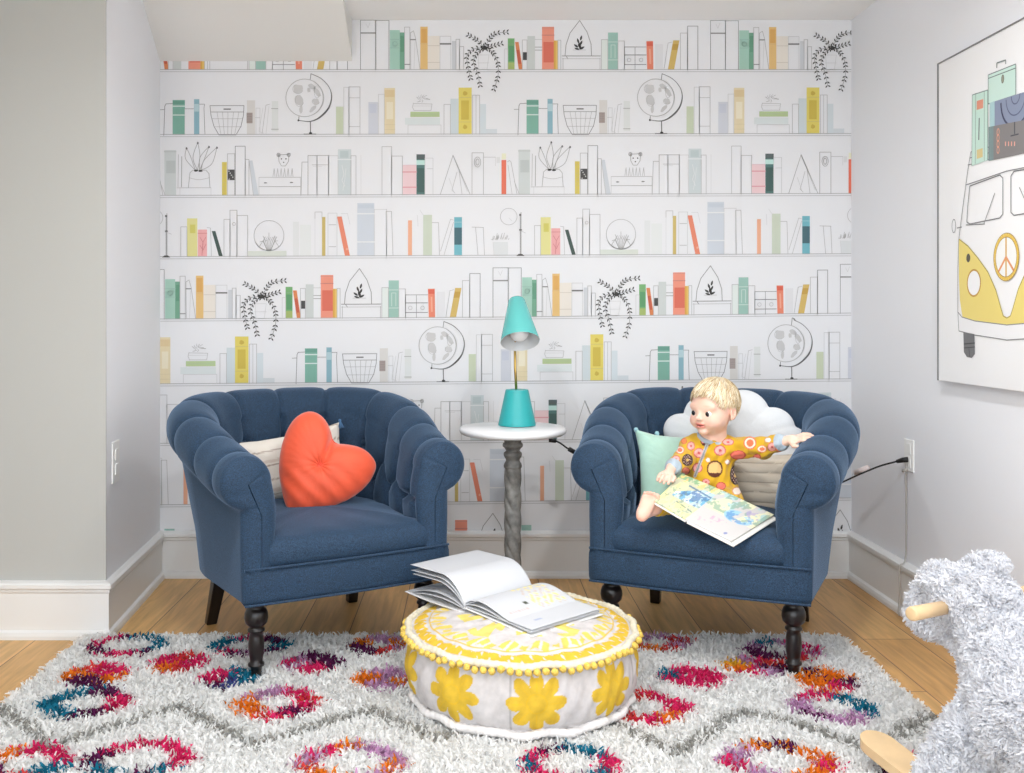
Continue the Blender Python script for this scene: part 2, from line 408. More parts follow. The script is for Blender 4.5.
# row two
cur = 2
L([(160,109.5),(164.5,109.3)],.7,DK); L([(163.8,135),(164.8,106),(166,103.7),(172.6,103.4)],.8,DK)
R(172.6,184.9,99.8,(110,172,152)); R(172.9,184.7,100.5,(88,150,130),104,1); H(172.6,184.9,106,1.4,(205,232,224)); H(172.6,184.9,114.8,1.4,(205,232,224))
H(184.9,193.7,108.6,.7,DK); L([(184.9,108.6),(184.9,134)],.5,LG); R(194,199.3,99,(128,176,192)); R(194.3,199,103.7,(178,210,218),111.3,1); L([(199.3,104),(204.5,104),(204,108),(205,134)],.7,DK)
H(210,244,105.5,.8,DK); H(210.5,244,111.8,.7,DK); L([(210,105.5),(211,115),(214,126),(219,134.6),(236,134.6),(241,126),(243.5,115),(244,105.5)],.8,DK); H(224,230.5,109,1.6,(50,50,50))
for x in (217,222.5,228,233.5,239): L([(x,112),(227.5+(x-227.5)*.62,134.4)],.45,(130,130,130))
H(211.5,243,118.5,.45,(130,130,130)); H(214,241.5,126.5,.45,(130,130,130))
R(247,255,100.2,(220,217,213)); poly([(246.6,112.5),(252.6,112.5),(252.6,123),(246.6,123)],(160,145,140),1)
for k in range(4): H(247.2,252,114+k*2.4,.6,(100,85,80))
O(256,260,108,LG); H(255,260,117.5,.5,G); L([(262,134),(266,105),(270,104)],.6,G); L([(266,134),(269,106)],.5,LG); L([(263,108),(259,131),(264,133)],.5,LG)
R(271.8,278.2,101,(226,230,229),131); H(271.5,278,108.5,.8,(130,130,130)); H(271.5,278.4,129,.8,(130,130,130))
circ(304.6,97.8,18.7,.8,(150,150,150)); circ(306,98.2,18,.45,LG,-60,80)
L([(311,73.8),(310.2,79.5)],.9,DK)
pp = spline([(311,73.8,0),(321,78.5,0),(329,87,0),(331.6,97,0),(328.5,108,0),(320,117,0),(310.4,121.2,0),(298.7,120.2,0)],7)
for i in range(len(pp)-1):
    t = i/len(pp); L([(pp[i].x,pp[i].y),(pp[i+1].x,pp[i+1].y)], .8+1.3*max(0,1-abs(t-.62)/.3), (60,60,60))
L([(298.7,120.2),(299,116.5)],.9,DK); blob(298.5,120.3,1,1,BK,lay=3); L([(310.4,121.2),(310.6,133.6)],1.3,(60,60,60)); H(304,316,133.9,1.2,(70,70,70)); blob(310.6,133,1.6,1.2,BK,lay=3)
CG = (205,205,206)
blob(298,89,5.2,4.6,CG,.3,1,12,3); blob(299.5,100.5,4.2,6,CG,-.3,1,12,4); blob(301,109,1.6,4,CG,0,1,10,5); blob(311.5,86.5,3.6,2.6,CG,.4,1,10,6); blob(317,92,2.6,6,CG,-.6,1,12,7); blob(308.8,90,1.8,2.4,CG,0,1,9,8); blob(316,101.5,3.6,3,CG,.3,1,11,9); blob(313,108.5,4.5,2,CG,-.8,1,11,10)
for cxx, cyy, rx, ry in ((298,89,5.2,4.6),(299.5,100.5,4.2,6),(316,101.5,3.6,3),(317,92,2.6,6)): circ(cxx,cyy,rx,.4,(150,150,150),20,250,14,ry)
R(336,343.2,106.6,(200,212,180)); O(343.8,349,87.3,LG); O(349,360,86.9,G); H(349,360,97.8,.6,G); H(349,360,126.5,.6,G)
R(368.4,378.4,102,(210,214,225)); R(369.5,376.5,104,(200,206,222),113,1); O(378.4,384.3,94.3,LG)
R(384.3,395,87.9,(234,216,172)); R(386.5,393,102,(243,232,202),119,1); R(384.6,394.7,90,(226,200,148),97,1); H(384.5,395,124.5,.7,(215,190,130)); H(384.5,395,129.5,.7,(215,190,130))
poly([(410.4,111.7),(439.6,111.7),(439.6,116.9),(410.4,116.9)],(178,202,142),1); H(412,438,114,.8,(150,182,110)); poly([(405,117.7),(440,117.7),(440,124.6),(405,124.6)],(222,231,232),0)
L([(413.5,103),(412.5,107),(414,110.5),(431,110.5),(432,104),(413.5,103.5)],.6,G); H(413,431,106,.5,LG); O(408,441,125,LG)
r_ = random.Random(5)
for k in range(22):
    a = r_.uniform(0,2*PI); q = r_.random(); L([(422+4*math.cos(a),99+2*math.sin(a)),(422+9.5*q*math.cos(a+.3),98.6+4.2*q*math.sin(a+.3))],.5,(150,150,152))
O(444,450.4,104.4); R(450.4,458.6,98.6,(208,220,225)); R(458.6,471.7,87.6,(230,210,84)); R(461.2,468.9,100.5,(208,180,52),119.6,1); blob(465,93.5,2.2,2.2,(204,172,50),lay=1); blob(465,127,2,2.2,(204,172,50),lay=1); H(459,471.5,97.5,.6,(190,165,50)); H(459,471.5,122,.6,(190,165,50))
O(472.6,479.6,95.2); L([(476,95.5),(476,134)],.6,G); R(480,486,104,(214,225,231)); poly([(486,129),(497,129),(497,134.4),(486,134.4)],(214,222,228),0)
# row three
cur = 3
L([(160,181),(165,194)],.7,G); R(164.4,176,149.6,(208,215,214)); H(164.4,176,151,1.6,(178,186,185)); R(166.2,175.4,160,(190,198,197),172.5,1)
L([(178,186),(178.5,154)],.7,G); L([(181.5,186),(181.8,156)],.9,(130,130,130)); L([(177,187),(189,187)],.7,G); L([(180,187),(180,195)],.5,LG); L([(211,187),(211,195)],.5,LG); H(188,211,187,.6,G)
for tip, c1, c2 in (((186.6,147.3),(185.5,158),(191,157)),((197.8,142),(193,157),(200,156)),((209,146),(200,157),(205,157)),((217,146.7),(204,160),(212,163))):
    for cc in (c1, c2): L([(p.x,p.y) for p in spline([(197.5+(tip[0]-198)*.2,169.5,0),(cc[0],cc[1],0),(tip[0],tip[1],0)],6)],.7,(130,130,130))
    blob(tip[0],tip[1]+.6,.9,1.2,DK,lay=3)
L([(188.4,187),(190,172),(193,169.5),(206,169.5),(209,173),(210,187)],.7,(140,140,140)); L([(p.x,p.y) for p in spline([(189,177,0),(199,179,0),(209.5,177,0)],5)],.5,G); blob(196,170,2,1.1,BK,lay=3); blob(200.5,170.3,2,1,BK,lay=3)
R(222,226.8,161.5,(218,196,76)); 
for k in range(7): H(223.3,225.4,165+k*4.2,.7,(190,165,45))
O(227.5,234.7,153.3); poly([(227.7,169),(234.7,169),(234.7,179.5),(227.7,179.5)],(52,52,52),3); 
for k in range(5): blob(229+(k*1.31)%5,170.6+k*2,.6,.8,(200,200,200),k,4,6)
O(235.3,245.2,145.8,DK); O(245.2,249,159,G); lean(249,252.5,160,253.5,258.7,195,(208,215,223)); L([(249,160),(253.5,195)],.5,G)
H(259,300.6,176.8,.6,G); H(259,300.6,186,.7,(140,140,140)); O(259,300.6,176.8,LG); blob(265.5,182.3,1.6,.6,(110,110,110),lay=3); blob(291.5,182,1.6,.6,(110,110,110),lay=3)
L([(278.5,154),(279,161),(281.5,165.5),(285.5,165.5),(288.5,161),(289,154),(278.5,154.5)],.7,(140,140,140)); circ(278.6,154.5,1.6,.7); circ(288.8,154.5,1.6,.7)
for x_, y_ in ((281.5,158.5),(286,158.5),(283.7,162)): blob(x_,y_,.7,.7,DK,lay=3)
for x_ in (273,276.5,280,283.5,287,291): L([(x_,176),(x_+1.2,168),(x_+2,176)],.6,G)
L([(301,195),(302,161.7),(308,161.7)],.7,G); O(308,317,155.2,(140,140,140)); O(317,328.6,155.2,(140,140,140)); O(328.6,338,155.4,LG); H(312,328,164.5,.6,G); H(313,322,166,.4,LG)
R(338,351.2,149,(206,217,220)); R(340,348.5,150.5,(188,204,206),157.5,1); H(338,351,159.3,1.2,(232,238,240)); L([(342,165),(344,174),(342,180),(345,186)],.7,(230,236,238),3); L([(346,168),(345,178),(343,190)],.6,(230,236,238),3)
O(351,356,155.5,G); L([(361,155),(361,195)],.4,LG); O(382,391.7,146.5,G); O(391.7,402.4,155.9,G)
R(402.8,416.5,164.8,(243,206,210)); H(402.8,416.5,171.8,1.3,(226,112,125)); H(402.8,416.5,187,1.3,(226,112,125)); H(403,416.5,165,.7,(235,180,190))
R(416.5,425,154.2,(58,104,100)); R(416.5,425,154.2,(66,80,80),159,1); R(416.5,425,160,(190,230,222),164.8,1); R(417.2,424.4,168,(40,76,72),192,1)
O(425,433,158,LG); H(427,433,168.6,.5,G)
L([(440.2,194.6),(453,155.3),(470,194)],.7,(140,140,140)); L([(453,155.3),(467.5,191)],.5,G); L([(453,155.3),(459,170),(462,194)],.6,G); L([(457,172),(452,190),(455,193)],.6,G); L([(449,178),(454,192)],.5,LG)
O(472,483.4,152.8,(140,140,140)); circ(477.5,162,3.2,.6,(140,140,140),ry=5); circ(477.5,162,1.6,.6,(140,140,140),ry=3); H(483.4,495.5,157.2,.6,G); L([(495.5,157),(495.5,166)],.5,LG); R(496.5,500,157,(225,226,228),163)
R(501.5,506.2,160,(236,98,68)); R(501.7,506,153.5,(240,240,205),159.4); L([(507.5,162),(509.5,160.5),(511,162),(517,194)],.7,G); L([(508,165),(512,194)],.5,G)
# row four
cur = 4
L([(166.1,215),(166.1,255)],.9,(120,120,120)); poly([(162,256),(164.5,254),(168,254),(170.5,256)],(60,60,60),3); blob(166.1,215,1.2,1.1,(90,90,90),lay=3); blob(166.4,230,1.6,1.0,(110,110,110),lay=3); L([(166.5,231),(171.5,233)],.5,G)
O(180.8,187,225.7,G); R(187,197.3,217.3,(228,222,138)); R(190,195.3,223.5,(214,206,88),232,1)
R(197.8,207,228.5,(243,168,168)); H(198,207,232.2,1.0,(215,90,90)); L([(200,236),(203,241),(206,236)],.7,(205,70,80),3); L([(203,241),(202,254)],.8,(205,70,80),3); L([(200,244),(203,249),(206,243)],.7,(205,70,80),3)
L([(207,226.5),(210.5,227),(211.5,255)],.6,G); lean(211.8,215.4,230,218.9,222.8,255,(38,60,54))
O(224,230,218.4,G); O(230,237,209.4,G); O(237,247.6,214.7,G); circ(234,223,1.5,.4)
circ(269,234.7,15,.7,G,25,335+180); poly([(247.5,250),(286.5,250),(286.5,255.8),(247.5,255.8)],(216,223,213),1)
for k, (dx, dy) in enumerate(((-9,-8),(-6,-14),(-3,-10),(0,-17),(3,-11),(6,-14),(9,-9),(-10,-3),(10,-3))): L([(269+dx*.2,249),(269+dx*.6,240),(269+dx,249+dy)],.6,(140,142,140)); L([(269+dx*.6,240),(269+dx*.6+2,236)],.5,G)
R(293,299,221,(229,232,233)); R(300,311,224,(232,236,236)); O(315,322,211.4,G,218); L([(315,218),(315,255)],.4,LG)
R(322,325.4,216.4,(204,178,92)); O(328,337,212.6,LG); H(329,336,224.2,.8,G); H(329,336,246,.8,G)
lean(337,341.7,216,345,350,255.4,(236,124,90)); blob(347,248.5,1,1.2,(246,170,140),lay=2); L([(341,213),(347.5,213),(350,224)],.5,LG)
R(357.3,374.3,202.6,(208,216,227)); H(357.5,374.3,213.3,1.6,(236,240,244)); H(357.5,374.3,241.4,1.6,(236,240,244)); R(358.2,373.5,204,(198,208,220),208,1)
O(374.3,386.6,209,LG); L([(386.6,255),(386,211),(391.5,211),(393,255)],.7,G)
R(408,412,220,(243,170,132)); L([(417.5,215),(418,226)],.5,LG); R(423.2,432,214.6,(203,214,193)); L([(420,210),(424,216)],.5,LG); L([(432,222.4),(438.5,222.4),(439.5,255)],.7,G)
L([(450.5,219),(440.5,251)],.6,G); L([(453.5,222),(444,255)],.6,G); L([(450.5,219),(453.5,220)],.6,G)
R(454.2,462,217,(98,178,194)); R(454.3,461.9,227.4,(44,86,98),244.5,1); H(454.3,462,222,.6,(150,205,215))
L([(472,227),(483.5,227.4)],.7,G); L([(475.5,227),(478,255)],.7,G); L([(483.2,227.4),(484.5,255)],.7,G)
R(493.5,508,242,(224,228,230)); L([(493,242),(494,254.5)],.5,LG); 
for k in range(26):
    a = r_.uniform(PI,2*PI); q = r_.uniform(.3,1); L([(500+9*math.cos(a)*q,240+1*math.sin(a)),(500+9.5*q*math.cos(a+.2),240+8*q*math.sin(a))],.5,(140,140,142))
circ(508.7,216.6,8.3,.6,G); L([(509,218),(512,221)],.5,LG); L([(521,212.4),(521,254)],.9,(120,120,120)); L([(166.1+352,215)],.1)
# rows on the wall
ROWS = [(1,70.8,0),(2,135.2,0),(3,195.6,0),(4,256.4,0),(1,318.2,132),(2,382.5,132),(3,441.5,132),(4,502.5,132),(1,563.5,264)]
def clip(pl, xmin, xmax):
    for ax_, s_ in ((xmin, 1), (xmax, -1)):
        out = []
        for i in range(len(pl)):
            p, q = pl[i-1], pl[i]; pi_ = (p[0]-ax_)*s_ >= 0; qi = (q[0]-ax_)*s_ >= 0
            if pi_ != qi:
                t = (ax_-p[0])/(q[0]-p[0]); out.append((ax_, p[1]+(q[1]-p[1])*t))
            if qi: out.append(q)
        pl = out
        if len(pl) < 3: return []
    return pl
WP = lin((228,229,232))
wb = MB(); wb.box(XL0-.12, XR+.1, WY, WY+.1, 0, CEIL, WP)
def wall_poly(pl, col, lay):
    pts = [((x-CX)*WY/F, WY-.0004*(lay+1), EYE-(y-CY)*WY/F) for x, y in pl]
    pts = clip([(p[0], p[2]) for p in pts], XL0+.001, XR-.001)
    if len(pts) >= 3: wb.add([(a, WY-.0004*(lay+1), b_) for a, b_ in pts], [tuple(reversed(range(len(pts))))], lin(tuple((c+(240-c)*.16)*.955 for c in col)))
def ymap(x, y): return 71+(y-71)*(1-.0000232*(x-505))-(2.0*max(0,(x-505)/346) if 262 < y < 322 else 0)
for mr, by, sh in ROWS:
    for k in (-2, -1, 0, 1):
        for lay, pts, col in PRINT[mr]:
            us = [u+sh+351*k for u, _ in pts]
            if max(us) < 150 or min(us) > 862: continue
            q = [(x_of(u), by+dy) for u, (_, dy) in zip(us, pts)]
            if by > 300: q = [(x-3*max(0, min(1, (420-x)/200)), y) for x, y in q]
            wall_poly([(x, ymap(x, y)) for x, y in q], col, lay)
    for dy, w_, cc in ((-1.2,.65,(170,170,172)),(1.0,.6,(184,184,186))):
        for k in range(20):
            xa = 150+k*36; xb = xa+36
            wall_poly([(xa, ymap(xa,by+dy-w_/2)),(xb, ymap(xb,by+dy-w_/2)),(xb, ymap(xb,by+dy+w_/2)),(xa, ymap(xa,by+dy+w_/2))], cc, 2)
m_wp = vmat('wallpaper', .7)
struct('wall_back', wb, m_wp)

# ------------------------------------------------------------------ lights
wd = bpy.data.worlds.new('world'); S.world = wd; wd.use_nodes = True
wd.node_tree.nodes['Background'].inputs[0].default_value = (.86, .935, 1, 1); wd.node_tree.nodes['Background'].inputs[1].default_value = 2.6
m_can = mat('downlight_trim', (240,240,238), .4)
m_lens, nt, b = newmat('downlight_lens'); b.inputs['Emission Color'].default_value = (1,.95,.88,1); b.inputs['Emission Strength'].default_value = 2
for k, (x, y, e) in enumerate([(-.55,1.95,12),(.75,2.1,14),(-.6,.5,9),(.8,.5,9)]):
    t = thing('ceiling_light', 'round white recessed downlight in the ceiling, %s %s' % (('left','right')[k%2], ('nearer the alcove','farther from the alcove')[k//2]), 'ceiling light', (x, y, CEIL-.001))
    mb = MB(); mb.lathe([(.062,.0),(.085,.0),(.085,-.006),(.070,-.010),(.062,-.004)], 32, cap=False); mb.build('trim_ring', m_can, t, True)
    mb = MB(); mb.lathe([(.001,-.002),(.062,-.002)], 32, cap=False); mb.build('lens', m_lens, t)
    ld = bpy.data.lights.new('downlight', 'AREA'); ld.shape = 'DISK'; ld.size = .16; ld.energy = e; ld.color = (.97,.985,1); ld.spread = math.radians(165)
    lo = bpy.data.objects.new('downlight', ld); COL.objects.link(lo); lo.location = (0, 0, -.012); lo.parent = t
S.view_settings.view_transform = 'Standard'; S.view_settings.look = 'None'; S.view_settings.gamma = 1; S.view_settings.use_curve_mapping = False
S.view_settings.exposure = 0.41
# ------------------------------------------------------------------ armchairs
m_navy, nt, b = newmat('navy_linen')
tc = N(nt, 'ShaderNodeTexCoord')
n1 = N(nt, 'ShaderNodeTexNoise'); n1.inputs['Scale'].default_value = 420; n1.inputs['Detail'].default_value = 2
n2 = N(nt, 'ShaderNodeTexNoise'); n2.inputs['Scale'].default_value = 9; n2.inputs['Detail'].default_value = 3
nt.links.new(tc.outputs['Object'], n1.inputs['Vector']); nt.links.new(tc.outputs['Object'], n2.inputs['Vector'])
r = N(nt, 'ShaderNodeValToRGB'); r.color_ramp.elements[0].position = .36; r.color_ramp.elements[1].position = .66
r.color_ramp.elements[0].color = (*lin((12,31,51)), 1); r.color_ramp.elements[1].color = (*lin((38,70,100)), 1)
nt.links.new(n1.outputs['Fac'], r.inputs[0]); nt.links.new(r.outputs[0], b.inputs['Base Color'])
b.inputs['Roughness'].default_value = .8; b.inputs['Sheen Weight'].default_value = .55; b.inputs['Sheen Roughness'].default_value = .4
b.inputs['Sheen Tint'].default_value = (*lin((150,180,215)), 1)
bump(nt, b, n1.outputs['Fac'], .35, .0015)
m_legs = mat('black_turned_wood', (24,20,20), .28)

def tub_mesh():
    # plan path of the inner wall, front of the left arm -> round the back -> front of the right arm
    P = []
    for i in range(40): t = i/40; P.append((-(.258+.027*t), -.335+.335*t))
    for i in range(121):
        a = PI*i/120; e = 2/2.45
        cx, sy = math.cos(a), math.sin(a)
        P.append((-.285*math.copysign(abs(cx)**e, cx), .30*abs(sy)**e))
    for i in range(1, 41): t = 1-i/40; P.append(((.258+.027*t), -.335+.335*t))
    P = np.array(P); seg = np.linalg.norm(np.diff(P, axis=0), axis=1); cl = np.concatenate([[0], np.cumsum(seg)]); Lt = cl[-1]
    n = 340; l = np.linspace(0, Lt, n); X = np.interp(l, cl, P[:, 0]); Y = np.interp(l, cl, P[:, 1])
    T = np.stack([np.gradient(X), np.gradient(Y)], -1)
    k = np.ones(15)/15
    T = np.stack([np.convolve(np.pad(T[:, i], 7, mode='edge'), k, 'valid') for i in (0, 1)], -1); T /= np.linalg.norm(T, axis=1, keepdims=True)
    NO = np.stack([-T[:, 1], T[:, 0]], -1)  # outward (left of travel) 
    u = np.abs(l/Lt-.5)*2               # 0 back, 1 arm fronts
    s = np.clip((1-u)/.75, 0, 1); s = s*s*(3-2*s)
    cz = .622+(.752-.622)*s; rr = .083+.005*s; lean = .03+.09*s
    npl = 11; pitch = Lt/npl; pl = [(i+.5)*pitch for i in range(npl)]
    rows = []
    NW, NR, NO_ = 34, 40, 16
    for i in range(n):
        c_, r_, nc = cz[i], rr[i], .077+.005*s[i]; ea = 1.32-.42*min(1, s[i]*1.6)
        pts = []
        zt = c_
        for j in range(NW):
            t = j/NW; z = .36+(zt-.36)*t
            pts.append((nc-r_-.012*math.sin(PI*min(1, max(0, (z-.42)/(zt-.42)))) if z > .42 else nc-r_, z, 'w'))
        for j in range(NR+1):
            a = PI-(PI+ea)*j/NR; pts.append((nc+r_*math.cos(a), zt+r_*math.sin(a), 'r%.4f' % a))
        for j in range(1, NO_+1):
            t = j/NO_; z0 = zt-r_*math.sin(ea); z = z0+(.262-z0)*t; ne = nc+r_*math.cos(ea); pts.append((ne+(.096-ne)*t**.8+.004*math.sin(PI*t), z, 'o'))
        rows.append(pts)
    m = len(rows[0])
    V = np.zeros((n, m, 3)); q1 = lambda d, w: math.exp(-(d/w)**2)
    for i in range(n):
        c_ = cz[i]; b1 = c_-.10; b2 = .50
        for j, (nn, z, kind) in enumerate(rows[i]):
            dn = 0; dz = 0; dl = min(abs(l[i]-p) for p in pl); dh = abs(dl-pitch/2)
            near_end = min(1, (1-u[i])/.03)
            if kind[0] == 'r':
                a = float(kind[1:]); wgt = 1 if a > -.3 else max(0, 1-(-.3-a)/.7)
                d = (.0085*q1(dl, .0055)+.005*q1(dl, .02)-.004)*wgt*near_end
                ca, sa = math.cos(a), math.sin(a); dn = -d*ca; dz = -d*sa
            elif kind == 'w' and z > .40:
                f = min(1, (z-.40)/.05)
                if z > b1: dd = dl
                elif z > b2:
                    t = (b1-z)/(b1-b2); dd = abs(dl-t*pitch/2)/math.hypot(1, (pitch/2)/(b1-b2))
                else: dd = dh
                g = .018*q1(dd, .008)+.012*q1(dd, .028)-.008
                g += .022*q1(math.hypot(dl, z-b1), .02)+.022*q1(math.hypot(dh, z-b2), .02)
                dn = g*f*min(1, near_end+.0)
            ln = lean[i]*(max(z, .40)-.40)
            N2 = nn+dn+ln
            V[i, j] = (X[i]+NO[i, 0]*N2, Y[i]+NO[i, 1]*N2, z+dz)
    verts = list(V.reshape(-1, 3)); faces = list(map(tuple, grid_faces(n, m)))
    # closing inner-bottom edge strip is hidden by the seat; front caps
    for end in (0, n-1):
        ring = [V[end, j].copy() for j in range(m)]
        c_ = cz[end]; prev = [end*m+j for j in range(m)]
        sgn = 1 if end == 0 else -1
        K = 9; x0 = X[end]; outw = NO[end]
        for q in range(1, K+1):
            a = PI/2*q/K; kk = 1-math.cos(a); fw = .034*math.sin(a); ids = []
            for j in range(m):
                nn, z, kind = rows[end][j]; p = ring[j]
                ncur = (p[0]-X[end])*outw[0]+(p[1]-Y[end])*outw[1]
                z_ = min(max(p[2], .30), c_)
                w = min(1, max(0, (z_-(c_-.10))/.10)); med = (.044*(1-w)+.088*w); 
                kf = kk*.985; nn2 = ncur+(med-ncur)*kf; z2 = p[2]+(z_-p[2])*kf
                # gathers on the scroll
                ga = math.atan2(p[2]-c_, ncur-.088); pl_ = .004*sum(math.exp(-((ga-g0)/.09)**2) for g0 in (-2.2, -1.2, -.4, 2.7))*math.sin(a*1.6) if p[2] > c_-.12 else 0
                f2 = fw-pl_
                verts.append(np.array((X[end]+outw[0]*nn2+T[end][0]*(-f2 if end == 0 else f2), Y[end]+outw[1]*nn2+T[end][1]*(-f2 if end == 0 else f2), z2))); ids.append(len(verts)-1)
            for j in range(m-1):
                fc = (prev[j], prev[j+1], ids[j+1], ids[j]); faces.append(fc if end == 0 else fc[::-1])
            prev = ids
    v = np.array(verts); me = bpy.data.meshes.new('backrest'); me.from_pydata(v.tolist(), [], [tuple(int(x) for x in f) for f in faces]); me.update()
    # buttons
    B = []
    def surf(lb, zb):
        i = int(round(lb/Lt*(n-1))); nn = rows[i][0][0]+.012+lean[i]*(zb-.4)
        return (X[i]+NO[i,0]*nn, Y[i]+NO[i,1]*nn, zb), (-NO[i,0], -NO[i,1])
    for k_ in range(1, npl-1):
        i = int(round(pl[k_]/Lt*(n-1))); B.append(surf(pl[k_], cz[i]-.10))
    for k_ in range(1, npl-2): B.append(surf((pl[k_]+pl[k_+1])/2, .50))
    out = [(X[i]+NO[i,0]*.09, Y[i]+NO[i,1]*.09) for i in range(0, n, 6)]; inn = [(X[i]+NO[i,0]*.012, Y[i]+NO[i,1]*.012) for i in range(0, n, 6)]
    return me, B, out, inn
TUB = tub_mesh()
def make_chair(loc, rz, label):
    t = thing('armchair', label, 'armchair', loc, rz); t.scale = (.98, 1, 1)
    me, B, outp, inn = TUB
    link('backrest', me, m_navy if not me.materials else None, t)
    me.materials.clear() if len(me.materials) > 1 else None
    bk = t.children[0] if t.children else [o for o in bpy.data.objects if o.parent == t][0]
    for p, d in B:
        mb = MB(); M = Matrix.Translation(p) @ Vector((d[0], d[1], 0)).to_track_quat('Z', 'Y').to_matrix().to_4x4()
        mb.lathe([(.0095,-.006),(.0115,0),(.0095,.004),(.005,.0065),(.0006,.007)], 12, M); mb.build('button', m_navy, bk, True)
    # seat: domed cushion filling the tub, front edge rolled down to the rail
    pts = [(x, y) for x, y in inn if y > -.30]
    poly_ = [(-.288,-.364),(-.280,-.33)]+pts+[(.280,-.33),(.288,-.364)]
    front = [(.288-.576*i/24, -.366-.014*math.sin(PI*i/24)) for i in range(1, 24)]
    ol = np.array(poly_+front); c0 = np.array((0, -.03)); vs = []; n = len(ol)
    rings = [(.02,.468),(.3,.466),(.55,.462),(.75,.456),(.88,.448),(.95,.438),(.985,.424),(1.0,.406),(1.0,.385),(.985,.366),(.97,.36)]
    for s, z in rings:
        for p in ol:
            q = c0+(p-c0)*s
            wr = .0018*math.sin(q[0]*38+q[1]*25)+.0012*math.sin(q[0]*21-q[1]*47)
            vs.append((q[0], q[1], z+(wr if s < .97 else 0)))
    fs = [tuple(int(x) for x in f) for f in grid_faces(len(rings), n, cv=True)]+[tuple(range(n))]
    mb = MB(); mb.add(vs, [f[::-1] for f in fs]); mb.build('seat', m_navy, t, True)
    # base and front rail
    bo = [(x*.985, y*.985) for x, y in outp if y > -.30]
    loop = [(-.352,-.366)]+bo+[(.352,-.366)]+[(.352-.704*i/20, -.366-.012*math.sin(PI*i/20)) for i in range(1, 20)]
    vs = []; n = len(loop)
    for s, z in ((.97,.25),(.998,.255),(1.006,.27),(1.008,.31),(1.006,.345),(.998,.360),(.98,.364)):
        for x, y in loop: vs.append((x*s, y*s if y < 0 else y*(s-.012), z))
    fs = [tuple(int(x) for x in f)[::-1] for f in grid_faces(7, n, cv=True)]+[tuple(range(n)), tuple(range(6*n, 7*n))[::-1]]
    mb = MB(); mb.add(vs, fs); rail = mb.build('front_rail', m_navy, t, True)
    fr = [(.352-.704*i/30, -.370-.012*math.sin(PI*i/30), .363) for i in range(31)]
    mb = MB(); mb.tube(fr, .0045, 6); mb.tube([(x, y-.003, .256) for x, y, z in fr], .004, 6); mb.build('piping', m_navy, rail, True)
    # turned front legs
    prof = [(.030,.262),(.030,.240),(.026,.236),(.026,.228),(.031,.224),(.036,.212),(.0375,.198),(.034,.182),(.024,.172),(.019,.168),(.026,.163),(.027,.157),(.020,.152),
            (.0225,.140),(.025,.118),(.0245,.098),(.021,.075),(.0195,.060),(.025,.056),(.0255,.050),(.019,.046),(.016,.030),(.0165,.012),(.0175,0)]
    for x in (-.295, .295):
        mb = MB(); mb.lathe([(r, z) for r, z in reversed(prof)], 24, Matrix.Translation((x, -.30, 0))); mb.build('leg', m_legs, t, True)
    for x in (-.26, .26):
        mb = MB(); vs = []
        for z, w, dx, dy in ((.262,.026,0,0),(.14,.023,.010,.035),(0,.019,.022,.085)):
            sx = 1 if x > 0 else -1
            for a, b_ in ((-1,-1),(1,-1),(1,1),(-1,1)): vs.append((x+sx*dx+a*w, .235+dy+b_*w, z))
        mb.add(vs, [(0,3,2,1),(8,9,10,11)]+[(j*4+i, (j+1)*4+i, (j+1)*4+(i+1)%4, j*4+(i+1)%4)[::-1] for j in range(2) for i in range(4)])
        mb.build('leg', m_legs, t, bevel=.004)
    return t
LC = Vector((-.553, 3.335, 0)); LR = math.radians(29.1)
RC = Vector((.857, 3.335, 0)); RR = math.radians(-23.4)
make_chair(LC, LR, 'navy blue tufted tub armchair on the left holding the coral heart pillow')
make_chair(RC, RR, 'navy blue tufted tub armchair on the right that the toddler sits in')
def cloc(c, rz, x, y, z=0):
    return c+Vector((x*math.cos(rz)-y*math.sin(rz), x*math.sin(rz)+y*math.cos(rz), z))

# ------------------------------------------------------------------ side table
m_marble = mat('white_marble', (236,236,238), .22, noise=6, var=.05)
m_grey = mat('grey_washed_wood', (126,124,120), .55, noise=40, var=.35, bmp=.3, bscale=90)
TP = Vector((.163, 3.62, 0))
t = thing('side_table', 'small round side table with white top and twisted grey pedestal between the armchairs', 'side table', TP)
mb = MB(); mb.lathe([(.16,.675),(.192,.677),(.200,.682),(.204,.690),(.202,.698),(.196,.703),(.05,.704),(.001,.704)], 64); mb.build('tabletop', m_marble, t, True, autos=.9)
# twisted pedestal
vs = []; nz, na = 150, 40
for j in range(nz):
    z = .06+(.675-.06)*j/(nz-1)
    for i in range(na):
        a = 2*PI*i/na
        if z > .56 or z < .15:
            zz = z-.56 if z > .56 else .15-z
            r = .030+.004*math.cos(zz*180)+(.006 if zz > .07 else 0)
        else:
            tw = a*2+(z*PI*2/.17); r = .0265+.0065*abs(math.cos(tw/1.0))**.7
        vs.append((r*math.cos(a), r*math.sin(a), z))
mb = MB(); mb.add(vs, [tuple(int(x) for x in f) for f in grid_faces(nz, na, cv=True)]); 
for z, R_ in ((.635,.038),(.60,.034),(.555,.034),(.155,.036)):
    mb.lathe([(R_-.008,z-.012),(R_,z-.006),(R_+.001,z),(R_,z+.006),(R_-.008,z+.012)], 32)
mb.build('pedestal', m_grey, t, True)
mb = MB(); mb.lathe([(.135,0),(.14,.006),(.14,.016),(.12,.028),(.07,.042),(.045,.055),(.036,.07)], 40); mb.build('base', m_grey, t, True)

